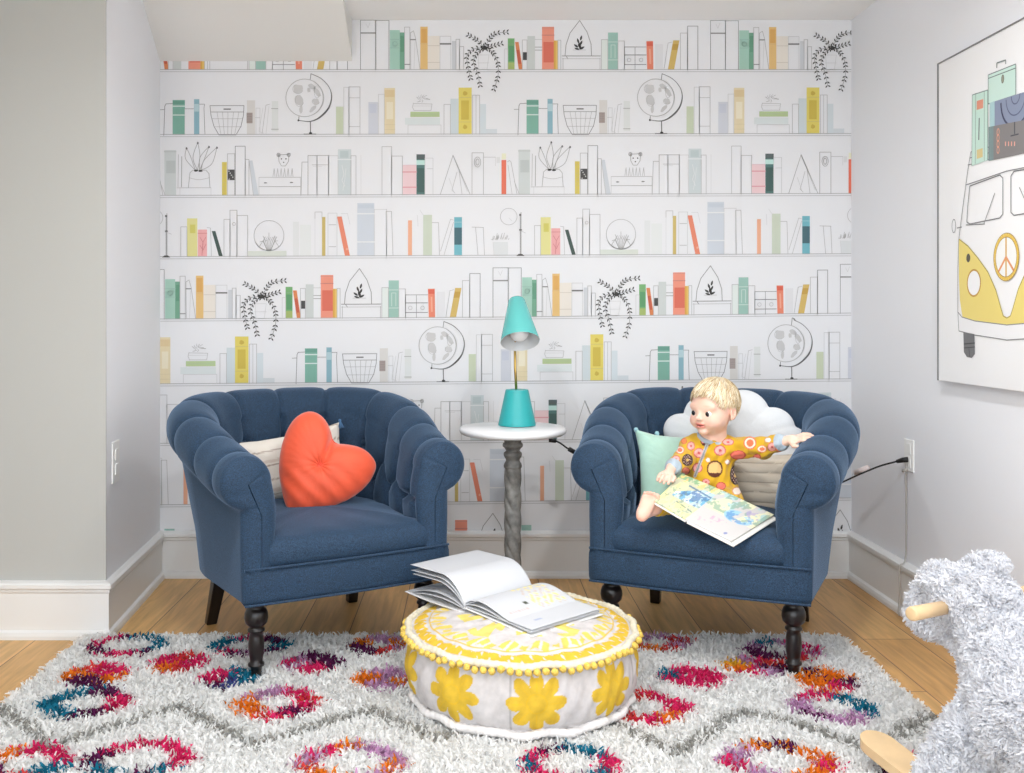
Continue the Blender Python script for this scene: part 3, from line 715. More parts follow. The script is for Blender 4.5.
# ------------------------------------------------------------------ lamp
m_teal = mat('teal_enamel', (44,166,168), .4)
m_teal2 = mat('pale_teal_enamel', (98,190,187), .22)
m_teal_in = mat('grey_white_enamel', (205,208,210), .4)
m_gold = mat('brushed_brass', (196,164,92), .3, metal=.85)
m_bulb, nt, b = newmat('frosted_bulb'); b.inputs['Base Color'].default_value = (.86,.86,.86,1); b.inputs['Roughness'].default_value = .25
LP_ = at(517, 427, 3.665); LP_.z = .7045
t = thing('table_lamp', 'teal reading lamp with tilted cone shade and brass stem on the side table', 'table lamp', LP_)
mb = MB(); mb.lathe([(.068,0),(.0725,.002),(.0725,.006),(.071,.012),(.045,.134),(.043,.138),(.036,.139),(.001,.139)], 48); mb.build('base', m_teal, t, True, autos=.9)
mb = MB(); mb.tube([(-.003,0,.137),(-.007,0,.22),(-.008,.004,.34)], .0052, 12); mb.build('stem', m_gold, t, True)
tilt = math.radians(31); cS = Vector((.008, -.072, .325)); 
M = Matrix.Translation(cS) @ Matrix.Rotation(math.radians(-3), 4, 'Y') @ Matrix.Rotation(-tilt, 4, 'X')
mb = MB(); mb.lathe([(.074,0),(.0745,.002),(.033,.180),(.028,.187),(.001,.190)], 48, M, cap=False); sh = mb.build('lamp_shade', m_teal2, t, True, autos=.9)
mb = MB(); mb.lathe([(.074,0),(.0715,.003),(.0305,.176),(.001,.184)], 48, M, cap=False); mb.build('shade_lining', m_teal_in, sh, True, autos=.9)
mb = MB(); mb.lathe([(.001,.004),(.014,.006),(.027,.014),(.036,.03),(.036,.046),(.027,.066),(.019,.085),(.015,.10),(.015,.15)], 32, M); mb.build('bulb', m_bulb, t, True)
mb = MB(); mb.lathe([(.012,0),(.012,.02),(.008,.024)], 16, Matrix.Translation((-.008,.004,.33))); mb.build('swivel_joint', m_gold, t, True)

# ------------------------------------------------------------------ cords, outlet, switch
m_blk = mat('black_rubber', (22,22,24), .5); m_wp2 = mat('white_plastic', (240,240,238), .35); m_gcord = mat('grey_cord', (176,172,166), .5); m_pnk = mat('pale_pink_plastic', (240,226,224), .4)
a1 = cloc(TP, 0, -.02, .03, .655)
pts = spline([at(556,441,3.86), at(560,443,3.85), at(563,445,3.84), at(567,448,3.84), at(573,451,3.84), at(585,462,3.9), at(640,500,4.0), at(740,505,4.02), at(825,487,3.95), at(838,484,3.9), at(858,475,3.78), at(880,466,3.66), at(899,461,3.585)], 8)
mb = MB(); mb.tube(pts, .0035, 8); cd = mb.build('power_cord', m_blk, None, True)
tag(cd, 'thin black cord running from under the side table behind the right armchair to the outlet', 'cord')
mb = MB(); mb.tube([at(569,449,3.84), at(576,453,3.85)], .0095, 10); mb.build('inline_plug', m_blk, cd, True)
mb = MB(); mb.tube([at(549,440,3.86), at(556,441,3.86)], .0085, 10); mb.build('cord_end', m_blk, cd, True)
mb = MB(); mb.tube([at(897,461.5,3.59), at(903,460,3.57), at(909,459.5,3.556)], [.007,.010,.011], 10); mb.build('plug', m_blk, cd, True)
mb = MB(); mb.tube([at(856,473,3.80), at(868,468,3.73)], .012, 10); mb.build('cord_adapter', m_pnk, cd, True)
YO = XR*F/(910-CX)
mb = MB(); mb.box(XR-.006, XR, YO-.037, YO+.037, .545, .665); ol_ = mb.build('wall_outlet', m_wp2, bevel=.003)
tag(ol_, 'white power outlet plate on the right wall with the black plug in it', 'outlet')
mb = MB(); mb.box(XR-.008, XR-.005, YO-.018, YO+.018, .61, .65); mb.box(XR-.008, XR-.005, YO-.018, YO+.018, .56, .60); mb.build('socket', m_wp2, ol_, bevel=.002)
mb = MB(); mb.tube(spline([(XR-.012,YO,.575),(XR-.014,YO+.004,.54),(XR-.012,YO+.004,.40),(XR-.014,YO+.006,.22),(XR-.036,YO+.008,.185),(XR-.034,YO+.01,.10),(XR-.038,YO+.01,.02),(XR-.040,YO,.006)], 8), .003, 6)
gc = mb.build('hanging_cord', m_gcord, None, True); tag(gc, 'thin grey cord hanging straight down from the outlet on the right wall', 'cord')
mb = MB(); mb.tube([(XR-.02,YO-.012,.553),(XR-.02,YO+.012,.545)], .006, 8); mb.build('plug', m_gcord, gc, True)
# switch plate on the alcove wall
dv = Vector((XL0-XL1, WY-YF, 0)); dl_ = dv.length; dv.normalize(); nv = Vector((dv.y, -dv.x, 0))
def alc(s, z, o=0): p = Vector((XL1, YF, 0))+dv*s+nv*o; return Vector((p.x, p.y, z))
M = Matrix(((nv.x, dv.x, 0, 0), (nv.y, dv.y, 0, 0), (0, 0, 1, 0), (0, 0, 0, 1))); p0 = alc(.105, .60); M = Matrix.Translation(p0) @ M
mb = MB(); mb.box(0, .006, -.042, .042, -.075, .075, M=M); sw = mb.build('outlet_plate', m_wp2, bevel=.003); tag(sw, 'white outlet plate on the alcove side wall at the left', 'outlet')
mb = MB(); mb.box(.005, .009, -.017, .017, .006, .046, M=M); mb.box(.005, .009, -.017, .017, -.046, -.006, M=M); mb.build('socket', m_wp2, sw, bevel=.002)
# ------------------------------------------------------------------ shag rug
RX0, RX1, RY0, RY1 = -1.34, 1.285, 1.62, 3.31
def gp(px, py, z=.03):
    Y = (EYE-z)*F/(py-CY); return ((px-CX)*Y/F, Y)
WHITE = np.array(lin((246,246,245))); 
CC = {'t': (20,128,158), 'p': (98,22,82), 'k': (226,40,110), 'o': (240,138,30), 'l': (206,160,200), 'r': (226,72,68), 'y': (240,190,50), 'b': (70,80,150)}
# centre px, radii in metres, inner radius share (0 = filled), colours by turn of the clock starting at the right
SPOTS = [(127,643,.155,.13,.62,'tttpkkppkkpt'),(179,660,.105,.11,0,'krkkork'),(95,672,.115,.12,0,'kkroppo'),(85,700,.15,.13,.5,'kpptttttppk'),
 (251,643,.16,.12,.55,'tppktttkplpt'),(230,675,.105,.10,0,'ttkkpbt'),(277,700,.145,.13,.45,'rkkllooorkpk'),(312,660,.115,.10,0,'ppplklkkp'),
 (378,643,.12,.11,.35,'olloppprl'),(384,676,.115,.10,0,'llloollo'),(138,756,.16,.125,.62,'kkkkkppttptk'),(352,759,.16,.13,.62,'llloklroollo'),
 (570,760,.15,.12,.6,'kttpktkkptk'),(645,704,.15,.13,.5,'kkryyrrkok'),(692,674,.125,.10,0,'kkktkkkk'),(655,640,.15,.10,.45,'rllkkorl'),
 (756,663,.125,.10,0,'rklyoklp'),(783,648,.15,.12,.5,'kkltlppprkl'),(826,677,.11,.11,0,'oopoookp'),(832,704,.145,.13,.5,'ttkkllplllt'),(780,758,.165,.13,.6,'oopollkllook'),
 (470,650,.12,.10,0,'kkolr'),(930,770,.13,.12,.5,'tkplo'),(25,760,.14,.12,.5,'kkoprt'),(540,655,.13,.1,.4,'lkoprt')]
spots = [(gp(a, b), rx, ry, inn, cs) for a, b, rx, ry, inn, cs in SPOTS]
ZZ = [[(-60,690),(0,704),(50,742),(180,703),(253,741),(370,706),(440,735),(520,700),(600,712),(676,749),(741,708),(792,718),(868,745),(936,712),(985,700)]]
zz = [[gp(*p) for p in l] for l in ZZ]
def rug_color(x, y, r):
    n = len(x); C = np.tile(WHITE, (n, 1))*r.uniform(.93, 1.03, n)[:, None]
    xj = x+r.normal(0, .007, n); yj = y+r.normal(0, .009, n)
    for l in zz:
        for (ax, ay), (bx, by) in zip(l[:-1], l[1:]):
            dx, dy = bx-ax, by-ay; t = np.clip(((xj-ax)*dx+(yj-ay)*dy)/(dx*dx+dy*dy), 0, 1)
            d = np.hypot(xj-ax-t*dx, yj-ay-t*dy); m = (d < .017) & (r.random(n) < .75)
            C[m] = np.array(lin((172,171,166)))*r.uniform(.85, 1.1, m.sum())[:, None]
    for (cx, cy), rx, ry, inn, cs in spots:
        u = (xj-cx)/rx; v = (yj-cy)/ry
        u = u*1.12; v = v*1.12; q = (np.abs(u)**1.5+np.abs(v)**1.5)**(1/1.5)
        m = (q < 1) & (q > inn) & (r.random(n) < .93)
        a = (np.arctan2(v, u)/(2*PI)) % 1+r.normal(0, .025, n)
        k = np.floor((a % 1)*len(cs)).astype(int) % len(cs)
        pal = np.array([lin(CC[c_]) for c_ in cs])
        C[m] = pal[k[m]]*r.uniform(.75, 1.15, m.sum())[:, None]
    return C
r = np.random.default_rng(3)
nst = 170000
x = r.uniform(RX0, RX1, nst); y = RY0+(RY1-RY0)*r.random(nst)
edge = .012*np.sin(x*40)+.008*np.sin(x*97)
ok = (y < RY1-.01+edge*.6) & (x > RX0+.006*np.sin(y*60)) ; x = x[ok]; y = y[ok]
# the round feet and the pouf press the pile down
base = np.stack([x, y, np.full(len(x), .010)], -1)
PC = (.15, 2.80)
dP = np.hypot(x-PC[0], y-PC[1]); L_ = r.uniform(.013, .026, len(x)); L_ = np.where(dP < .335, .012, L_)
nz_ = np.tile(np.array([[0, 0, 1.0]]), (len(x), 1)); nz_[:, :2] += r.normal(0, .28, (len(x), 2))
clump = np.stack([np.sin(x*31+np.sin(y*23)*2), np.cos(y*27+np.sin(x*19)*2)], -1)*.22; nz_[:, :2] += clump
nz_ /= np.linalg.norm(nz_, axis=1, keepdims=True)
V, Fc, C = strands(base, nz_, L_, .0095, rug_color(x, y, r), bend=1.35, segs=3, seed=5, droop=.15)
V[:, 2] = np.maximum(V[:, 2], .004)
m_pile = vmat('shag_yarn', .9, trans=.45)
m_back = mat('rug_backing', (222,221,216), .95)
rug = thing('shag_rug', 'white shaggy rug with bright diamond rings and grey zigzag lines on the oak floor', 'rug', (0,0,0))
mb = MB(); mb.box(RX0+.012, RX1-.012, RY0, RY1-.02, .001, .010); mb.build('backing', m_back, rug)
pile = link('pile', np_mesh('pile', V, Fc, C), m_pile, rug, smooth=True); tag(pile, kind='stuff')

# ------------------------------------------------------------------ pouf
pz = .012
pouf = thing('floor_pouf', 'round white floor pouf with yellow flowers and a yellow pompom trim on the rug', 'pouf', (PC[0], PC[1], pz)); pouf.scale = (.975, .975, .975)
m_pouf = vmat('pouf_canvas', .85, bmp=.4, bscale=350, var=.10, vscale=40)
PWH = np.array(lin((202,197,196))); PYE = np.array(lin((214,176,50)))
na, nh = 720, 70
prof = []
for j in range(nh):
    t = j/(nh-1); z = .024+t*.182; rr_ = .318+.030*math.sin(PI*min(1, t*1.02))**.6
    prof.append((rr_, z))
A = np.arange(na)/na*2*PI
Rv = np.array([p[0] for p in prof]); Zv = np.array([p[1] for p in prof])
AA, RR_ = np.meshgrid(A, Rv, indexing='ij'); ZZ_ = np.tile(Zv, (na, 1))
RR2 = RR_+.0022*np.sin(AA*23+ZZ_*30)+.0016*np.sin(AA*41-ZZ_*55)-.004*np.exp(-((ZZ_-.035)/.006)**2)
V = np.stack([RR2*np.cos(AA), RR2*np.sin(AA), ZZ_], -1).reshape(-1, 3)
seam = (np.abs(((AA+PI/2+.155) % (2*PI/5))-.02) < .006)
cols = np.tile(PWH, (na, nh, 1))*np.where(seam, .72, 1.)[..., None]
for k in range(9):
    a0 = -PI/2+math.radians(4+40*k); da = (AA-a0+PI) % (2*PI)-PI
    ux = da*.340; uz = ZZ_-.112; d = np.hypot(ux, uz); th = np.arctan2(uz, ux)
    pet = .044+.038*np.abs(np.cos(4*th))**.6
    m = d < pet*(1+.03*np.sin(9*th+k))
    cols[m] = PYE
    ln = m & (((np.abs(np.sin(4*th)) < .10) & (d > .03) & (d < .068)) | (np.abs(d-.026) < .0016)); cols[ln] = np.array(lin((220,178,34)))
drip = (ZZ_ > .188-.010*np.abs(np.sin(AA*22))) & (np.sin(AA*37)+np.sin(AA*61) > .4); cols[drip] = np.array(lin((206,204,208)))
side = link('side', np_mesh('side', V, grid_faces(na, nh, cu=True), cols.reshape(-1, 3)), m_pouf, pouf)
nt_ = 90
TR = np.linspace(.002, .336, nt_)
AA, RR_ = np.meshgrid(A, TR, indexing='ij')
def pouf_top(r_): return .206+.044*(1-(r_/.336)**2.6)**.8
ZT = pouf_top(np.minimum(RR_, .3359))+.0025*np.sin(AA*17)*np.sin(RR_*60)-.010*np.exp(-(RR_/.02)**2)-.004*np.exp(-((RR_-.285)/.006)**2)
V = np.stack([RR_*np.cos(AA), RR_*np.sin(AA), ZT], -1).reshape(-1, 3)
cols = np.tile(PWH*1.0, (na, nt_, 1))
w_ = .006*np.sin(AA*48)
m = (RR_ > .290+w_*.8) & (RR_ < .324) & (np.sin(AA*67)+np.sin(AA*41+RR_*120)+np.sin(AA*113-RR_*200) > -1.7); cols[m] = PYE
m = (RR_ > .236+.012*np.sin(AA*19)) & (RR_ < .268+.008*np.sin(AA*31)) & (np.sin(AA*53+RR_*90) > -.6); cols[m] = np.array(lin((222,196,96)))
m = (RR_ > .12) & (RR_ < .205+.02*np.sin(AA*5)) & (np.sin(AA*9+RR_*14)+.7*np.sin(AA*23-RR_*60) > .15); cols[m] = np.array(lin((222,204,110)))
m = (RR_ < .085+.03*np.abs(np.cos(4*AA))); cols[m] = PYE
m = (RR_ > .274) & (RR_ < .278); cols[m] = PYE
link('top', np_mesh('top', V, grid_faces(na, nt_, cu=True), cols.reshape(-1, 3)), m_pouf, pouf)
m_rope = mat('cream_piping', (216,209,188), .85, noise=60, var=.12, bmp=.5, bscale=200)
m_rope2 = mat('white_piping', (226,222,220), .85, noise=60, var=.08, bmp=.5, bscale=200)
def rope(R_, z, r_, nm, mm, tw=26, wob=.002):
    vs = []; n1, n2 = 420, 12
    for i in range(n1):
        a = 2*PI*i/n1; rc = R_+wob*math.sin(a*19); zc = z+wob*math.sin(a*13+1)
        for j in range(n2):
            b_ = 2*PI*j/n2; q = r_*(1+.10*math.sin(b_+a*tw*4)); vs.append(((rc+q*math.cos(b_))*math.cos(a), (rc+q*math.cos(b_))*math.sin(a), zc+q*math.sin(b_)))
    mb = MB(); mb.add(vs, [tuple(int(x) for x in f) for f in grid_faces(n1, n2, True, True)]); return mb.build(nm, mm, pouf, True)
rope(.340, .209, .0105, 'piping', m_rope, wob=.003); rope(.327, .022, .0125, 'piping', m_rope2, wob=.004)
m_pom = mat('yellow_pompom', (226,192,92), .95, noise=300, var=.25, bmp=.8, bscale=400)
pm = MB(); rd = random.Random(2); vs = []; fs = []
nu, nv_ = 14, 9
for i in range(nv_+1):
    for j in range(nu):
        th = PI*i/nv_; ph = 2*PI*j/nu; q = .0098*(1+.16*rd.uniform(-1, 1)) if 0 < i < nv_ else .0098
        vs.append((q*math.sin(th)*math.cos(ph), q*math.sin(th)*math.sin(ph), q*math.cos(th)))
for i in range(nv_):
    for j in range(nu): fs.append((i*nu+j, (i+1)*nu+j, (i+1)*nu+(j+1)%nu, i*nu+(j+1)%nu))
pm.add(vs, fs); po = pm.build('pompom', m_pom, pouf, True)
NP = 92
for k in range(NP):
    o = po if k == 0 else po.copy()
    if k: COL.objects.link(o); o.parent = pouf
    a = 2*PI*k/NP; rr_ = .352+rd.uniform(-.003, .003); o.location = (rr_*math.cos(a), rr_*math.sin(a), .200+rd.uniform(-.006, .005)); o.rotation_euler = (rd.random()*6, rd.random()*6, 0)

# ------------------------------------------------------------------ open picture book on the pouf
m_page = vmat('book_paper', .55)
m_cover = mat('book_cover', (222,222,222), .45)
S0 = Vector((-.015, 2.82, 0)); u_ = Vector((.752, .659, 0)); v_ = Vector((.659, -.752, 0)); BZ = pz+.248
bookt = thing('open_picture_book', 'large open picture book with curled white pages lying on the yellow flowered pouf', 'book', (S0.x, S0.y, BZ))
PAPER = np.array(lin((206,208,212)))
def sheet(name, sgn, curve, W, th, L0=0, L1=.285, colf=None, twist=0, parent=bookt, m=m_page):
    """page running out from the spine; curve(d) -> (offset, height)"""
    nd, nl = 60, 60; vs = np.zeros((nd, nl, 3)); dd = np.linspace(0, 1, nd); ll = np.linspace(0, 1, nl); cs = np.tile(PAPER, (nd, nl, 1))
    for i, d in enumerate(dd):
        for j, l in enumerate(ll):
            o_, h = curve(d, l); p = u_*(L0+(L1-L0)*l)+v_*(sgn*o_*W); vs[i, j] = (p.x, p.y, h)
            if colf: 
                c_ = colf(d, l)
                if c_: cs[i, j] = lin(c_)
    o = link(name, np_mesh(name, vs.reshape(-1, 3), grid_faces(nd, nl), cs.reshape(-1, 3)), m, parent)
    s_ = o.modifiers.new('s', 'SOLIDIFY'); s_.thickness = th; s_.offset = 0
    return o
sm = lambda t: t*t*(3-2*t)
def cR(a, fl=0.0): return lambda d, l: (d*(1-.06*a/.03), fl+.012+a*math.sin(PI*min(1, d*1.9)**.75)*(1-d)**.8+.004*math.sin(l*3))
def cL(h0, h1): return lambda d, l: (d**1.15*.96, .010+h0*math.sin(PI/2*min(1, d/.42))**.9+(h1-h0)*max(0, (d-.42)/.58)**1.2)
rb = random.Random(8)
def art(d, l):
    if .10 < d < .62 and .52 < l < .92:
        n_ = math.sin(d*40+math.sin(l*33)*2)*math.sin(l*37+d*21)
        if n_ > .35: return (240,226,150)
        if n_ < -.72: return (206,190,178)
    if .45 < d < .50 and .40 < l < .45: return (70,76,60)
    if .55 < d < .585 and .10 < l < .38 and math.sin(l*160) > -.4: return (214,190,186)
    if .80 < d < .84 and .22 < l < .32: return (170,180,206)
    if .90 < d < .915 and .55 < l < .72: return (190,196,214)
    return None
cov = sheet('cover', -1, lambda d, l: (d, -.016-.004*math.sin(PI*d)+.004), .286, .0028, -.006, .291, m=m_cover); 
cov2 = sheet('cover', 1, lambda d, l: (d, .002-.014*d), .286, .0028, -.006, .291, m=m_cover)
sheet('page', 1, lambda d, l: (d, .013+.026*math.sin(PI*min(1, d*1.5)**.8)*(1-d)**.5-.008*d), .280, .0006, colf=art)
sheet('page', 1, lambda d, l: (d*.99, .008+.014*math.sin(PI*min(1, d*1.5)**.8)*(1-d)**.5-.009*d), .280, .002)
sheet('page', 1, lambda d, l: (d*.985, .005+.004*math.sin(PI*d)-.010*d), .280, .002)
sheet('page', -1, lambda d, l: (d**1.25*.93, -.000+.080*math.sin(PI/2*min(1, d/.50))**.9-.006*max(0, d-.5)), .285, .0006)
sheet('page', -1, lambda d, l: (d**1.22*.93, -.002+.068*math.sin(PI/2*min(1, d/.55))**.9-.012*max(0, d-.5)), .282, .0006)
sheet('page', -1, lambda d, l: (d**1.2*.92, -.003+.058*math.sin(PI/2*min(1, d/.6))**.9-.010*max(0, d-.5)), .275, .0006)
sheet('page', -1, lambda d, l: (d*.985, -.004+.024*math.sin(PI*min(1, d*1.1))**.8-.006*d), .282, .0006)
sheet('page', -1, lambda d, l: (d*.985, -.006+.014*math.sin(PI*min(1, d*1.1))**.8-.007*d), .282, .0015)

# ------------------------------------------------------------------ cushions
def cushion(name, outline, thick, M, m, label, cat='cushion', c=(0,0), wr=.0015, extra=None, power=2.4, colf=None, nseg=160, seamdepth=0):
    ol = [Vector((x, z, 0)) for x, z in outline]+[Vector((outline[0][0], outline[0][1], 0))]
    seg = [0]
    for a, b_ in zip(ol[:-1], ol[1:]): seg.append(seg[-1]+(b_-a).length)
    P = np.array([[np.interp(seg[-1]*i/nseg, seg, [p[k] for p in ol]) for k in (0, 1)] for i in range(nseg)])
    c = np.array(c, float); K = 36; V = []; C = []
    for side in (-1, 1):
        ring = []
        for k in range(K+1):
            s = math.sin(PI/2*k/K) if k else .004
            q = c+(P-c)*s; h = thick/2*max(0, (1-s**power))**.62
            e = extra(q[:, 0], q[:, 1], s) if extra else 0
            ed = wr*np.sin(np.arange(nseg)*2*PI/nseg*37+1.3*side)*s**6*(1-s)*14
            y = side*(h*(1+ed*9)+e*(1 if s < .98 else 0))
            y = np.broadcast_to(y, (nseg,))
            V.append(np.stack([q[:, 0], y, q[:, 1]], -1))
            if colf: C.append(colf(q[:, 0], q[:, 1], side))
    V = np.concatenate(V); nr = K+1
    f1 = grid_faces(nr, nseg, cv=True); f2 = f1[:, ::-1]+nr*nseg
    me = np_mesh(name, V, np.concatenate([f1[:, ::-1], f2[:, ::-1]])[:, ::-1], np.concatenate(C) if colf else None)
    o = link(name, me, m); o.matrix_world = M
    if label: tag(o, label, cat)
    return o
def chaikin(P, n=3):
    for _ in range(n):
        Q = []
        for i in range(len(P)):
            a, b_ = P[i], P[(i+1) % len(P)]; Q += [(a[0]*.75+b_[0]*.25, a[1]*.75+b_[1]*.25), (a[0]*.25+b_[0]*.75, a[1]*.25+b_[1]*.75)]
        P = Q
    return P
def pxo(pts, cx, cy, Y): return [((x-cx)*Y/F, (cy-y)*Y/F) for x, y in pts]
m_coral = mat('coral_velvet', (228,84,48), .6, noise=14, var=.10, bmp=.25, bscale=160, sheen=.6)
hp = [(288.6,510.5),(283,493),(279.5,474),(279.5,458),(282,443),(288,426),(297,414.5),(310,409.5),(322,415),(330,427),(333.3,444),(347.5,444.5),(364.3,449),(375.5,461),(376.5,471),(368,486),(351,499.5),(327.3,508),(304,511.5)]
H = chaikin(pxo(hp, 320, 466, 3.33), 2)
def hx(x, z, s):
    d = np.hypot(x, z); g = -.020*np.exp(-(d/.018)**2)-.010*np.exp(-(d/.06)**2)
    g += -.016*np.exp(-((x-z*.35-.012)/.012)**2)*np.clip(z/.05, 0, 1)*(s < .97)
    a = np.arctan2(z, x); g += .0010*np.sin(a*13)*np.exp(-(d/.06)**2)+.0022*np.sin((x+z)*90)*np.clip((.02-z)/.05, 0, 1)
    return g
heart = cushion('heart_pillow', H, .125, frame(at(320,466,3.345), math.radians(8), math.radians(14)), m_coral, 'coral red heart-shaped pillow tilted on the left armchair', c=(.0,.0), extra=hx, power=2.6)
m_cream = vmat('cream_cotton', .85, bmp=.4, bscale=250)
def stripes(x, z, side):
    C = np.tile(np.array(lin((232,226,216))), (len(x), 1)); m = (np.abs((z*1.0+.011) % .052-.026) < .0022); C[m] = lin((176,160,146)); m = (np.abs((z+.02) % .104-.05) < .006); C[m] = np.array(lin((216,204,192))); return C
rect = lambda w, h, b_=.012: [(-w,-h),(-w*.5,-h+b_),(0,-h+b_*1.2),(w*.5,-h+b_),(w,-h),(w-b_,-h*.5),(w-b_*1.1,0),(w-b_,h*.5),(w,h),(w*.5,h-b_),(0,h-b_*1.2),(-w*.5,h-b_),(-w,h),(-w+b_,h*.5),(-w+b_*1.1,0),(-w+b_,-h*.5)]
lum = cushion('lumbar_pillow', rect(.205,.125), .10, frame(at(291,466,3.515), math.radians(16), math.radians(12), math.radians(-9)), m_cream, 'cream striped lumbar pillow with blue tassels behind the heart pillow', colf=stripes, power=3)
m_tas = mat('blue_tassel', (74,112,150), .9)
def tassel(parent, p, m=m_tas, n=26, L=.03):
    mb = MB(); rt = random.Random(4)
    for k in range(n):
        a = rt.uniform(0, 2*PI); q = rt.uniform(.2, 1); mb.tube([p, (p[0]+.006*q*math.cos(a), p[1]+.006*math.sin(a)*q, p[2]-.4*L), (p[0]+.013*q*math.cos(a), p[1]+.013*q*math.sin(a), p[2]-L*rt.uniform(.8,1))], [.0018,.0016,.0012], 5)
    mb.lathe([(.001,.006),(.005,.004),(.006,0),(.004,-.006),(.006,-.012)], 12, Matrix.Translation(p)); return mb.build('tassel', m, parent, True)
tassel(lum, (.208,-.004,.131)); tassel(lum, (-.205,-.004,.128))
# right chair
m_cloud = mat('white_cotton', (216,219,222), .9, noise=20, var=.03, bmp=.3, bscale=200, sheen=.3)
circs = [(680,433,17),(705,418,22),(742,416,26.5),(771,427,21),(789,439,15),(788,456,16),(765,466,22),(735,468,24),(705,466,20),(683,452,17)]
def union_outline(cs, cx, cy, n=200):
    out = []
    for i in range(n):
        a = 2*PI*i/n; best = 0
        for x, y, r_ in cs:
            dx, dy = x-cx, y-cy; b_ = dx*math.cos(a)+dy*math.sin(a); disc = b_*b_-(dx*dx+dy*dy-r_*r_)
            if disc > 0: best = max(best, b_+math.sqrt(disc))
        out.append((cx+best*math.cos(a), cy+best*math.sin(a)))
    return out
YC = 3.47
cl_ = pxo(union_outline(circs, 737, 441), 737, 441, YC)[::-1]
cushion('cloud_pillow', cl_, .10, frame(at(737,441,YC), RR, math.radians(10)), m_cloud, 'white cloud-shaped pillow behind the toddler in the right armchair', nseg=240, power=3)
m_mint = mat('mint_velvet', (176,214,198), .8, noise=12, var=.10, bmp=.3, bscale=200, sheen=.5)
mint = cushion('mint_pillow', rect(.150,.150,.014), .11, frame(at(675,474,3.405), math.radians(18), math.radians(16), math.radians(6)), m_mint, 'mint green square pillow with pompom corners beside the toddler', power=3)
m_pm = mat('mint_pompom', (150,190,200), .95, bmp=.8, bscale=400)
for p in ((-.148,-.0,.150),(.148,0,.150),(-.065,0,.142)):
    mb = MB(); vs = []; rd2 = random.Random(9)
    mb.lathe([(.0008,-.009),(.006,-.007),(.009,0),(.006,.007),(.0008,.009)], 12, Matrix.Translation(p)); mb.build('pompom', m_pm, mint, True)
m_tan = vmat('tan_linen', .9, bmp=.4, bscale=250)
def tanc(x, z, side):
    C = np.tile(np.array(lin((206,196,180))), (len(x), 1)); m = (z % .034) < .003; C[m] = lin((170,158,142)); return C
def rib(x, z, s): return .004*np.abs(np.sin(z*PI/.034))*(s < .97)
cushion('tan_pillow', rect(.150,.112,.008), .10, frame(at(760,484,3.375), math.radians(-30), math.radians(14), math.radians(-3)), m_tan, 'tan ribbed lumbar pillow between the toddler and the chair arm', colf=tanc, extra=rib, power=3.2)

# ------------------------------------------------------------------ framed van print on the right wall
def wp(px, py):
    Y = PX*F/(px-CX); return Y, EYE-(py-CY)*Y/F
TH = .032; PX = XR-TH; PY0, PY1, PZ0, PZ1 = 2.44, 3.275, .905, 1.995
m_frame = mat('white_frame', (240,240,241), .35); m_edge = mat('thin_grey_metal', (120,120,122), .4)
m_print = vmat('watercolour_print', .5)
pic = thing('framed_print', 'large white framed print of a yellow van carrying suitcases on the right wall', 'picture', (XR, (PY0+PY1)/2, PZ0))
off = Vector((XR, (PY0+PY1)/2, PZ0))
class LM(MB):
    def build(s, *a, **k): s.v = [tuple(Vector(p)-off) for p in s.v]; return MB.build(s, *a, **k)
mb = LM(); mb.box(PX+.001, XR, PY0, PY1, PZ0, PZ1); mb.build('frame', m_frame, pic, bevel=.002)
mb = LM(); e = .0018
mb.box(PX-.003, PX+.004, PY0-e, PY0+e, PZ0, PZ1); mb.box(PX-.003, PX+.004, PY1-e, PY1+e, PZ0, PZ1); mb.box(PX-.003, PX+.004, PY0-e, PY1+e, PZ1-e, PZ1+e)
mb.build('edge_strip', m_edge, pic)
mb = LM(); yc = (PY0+PY1)/2; sc = .285; lays = [0]
def pp_(pts, col, mirror=True):
    lays[0] += 1; x = PX-.0004*(1+lays[0]*.12)
    for sg in ((1, -1) if mirror else (1,)):
        q = [(x, yc+sg*(a-yc), z) for a, z in pts]
        mb.add(q, [tuple(range(len(q)))], lin(col))
def line(pts, w, col, mirror=True):
    for (a, z), (a2, z2) in zip(pts[:-1], pts[1:]):
        d = math.hypot(a2-a, z2-z) or 1; nx, nz_ = -(z2-z)/d*w/2, (a2-a)/d*w/2
        lays[0] += .02; x = PX-.0004*(1+lays[0]*.12)
        for sg in ((1, -1) if mirror else (1,)):
            mb.add([(x, yc+sg*(p-yc), q) for p, q in ((a+nx,z+nz_),(a2+nx,z2+nz_),(a2-nx,z2-nz_),(a-nx,z-nz_))], [(0,1,2,3)], lin(col))
PXL = lambda pts: [wp(x, y) for x, y in pts]
yc = wp(1007, 300)[0]
GL = (130,130,132)
pp_(PXL([(959,239),(968,246),(978,258),(988,272),(996,290),(1001,308),(1003.5,316),(1007,318)])+[(yc, wp(1007,325)[1])]+PXL([(1007,325),(963,320),(960,300),(959,275)]), (232,212,122))
line(PXL([(959,239),(968,246),(978,258),(988,272),(996,290),(1001,308),(1003.5,316),(1007,318)]), .0035, (170,150,60))
# bumper
pp_(PXL([(958,312),(962,317),(975,321),(1007,325),(1007,340),(975,335),(960,331)]), (238,238,240))
line(PXL([(958,312),(962,317),(975,321),(1007,325)]), .003, GL); line(PXL([(958,312),(959,331),(975,335),(1007,340)]), .003, GL)
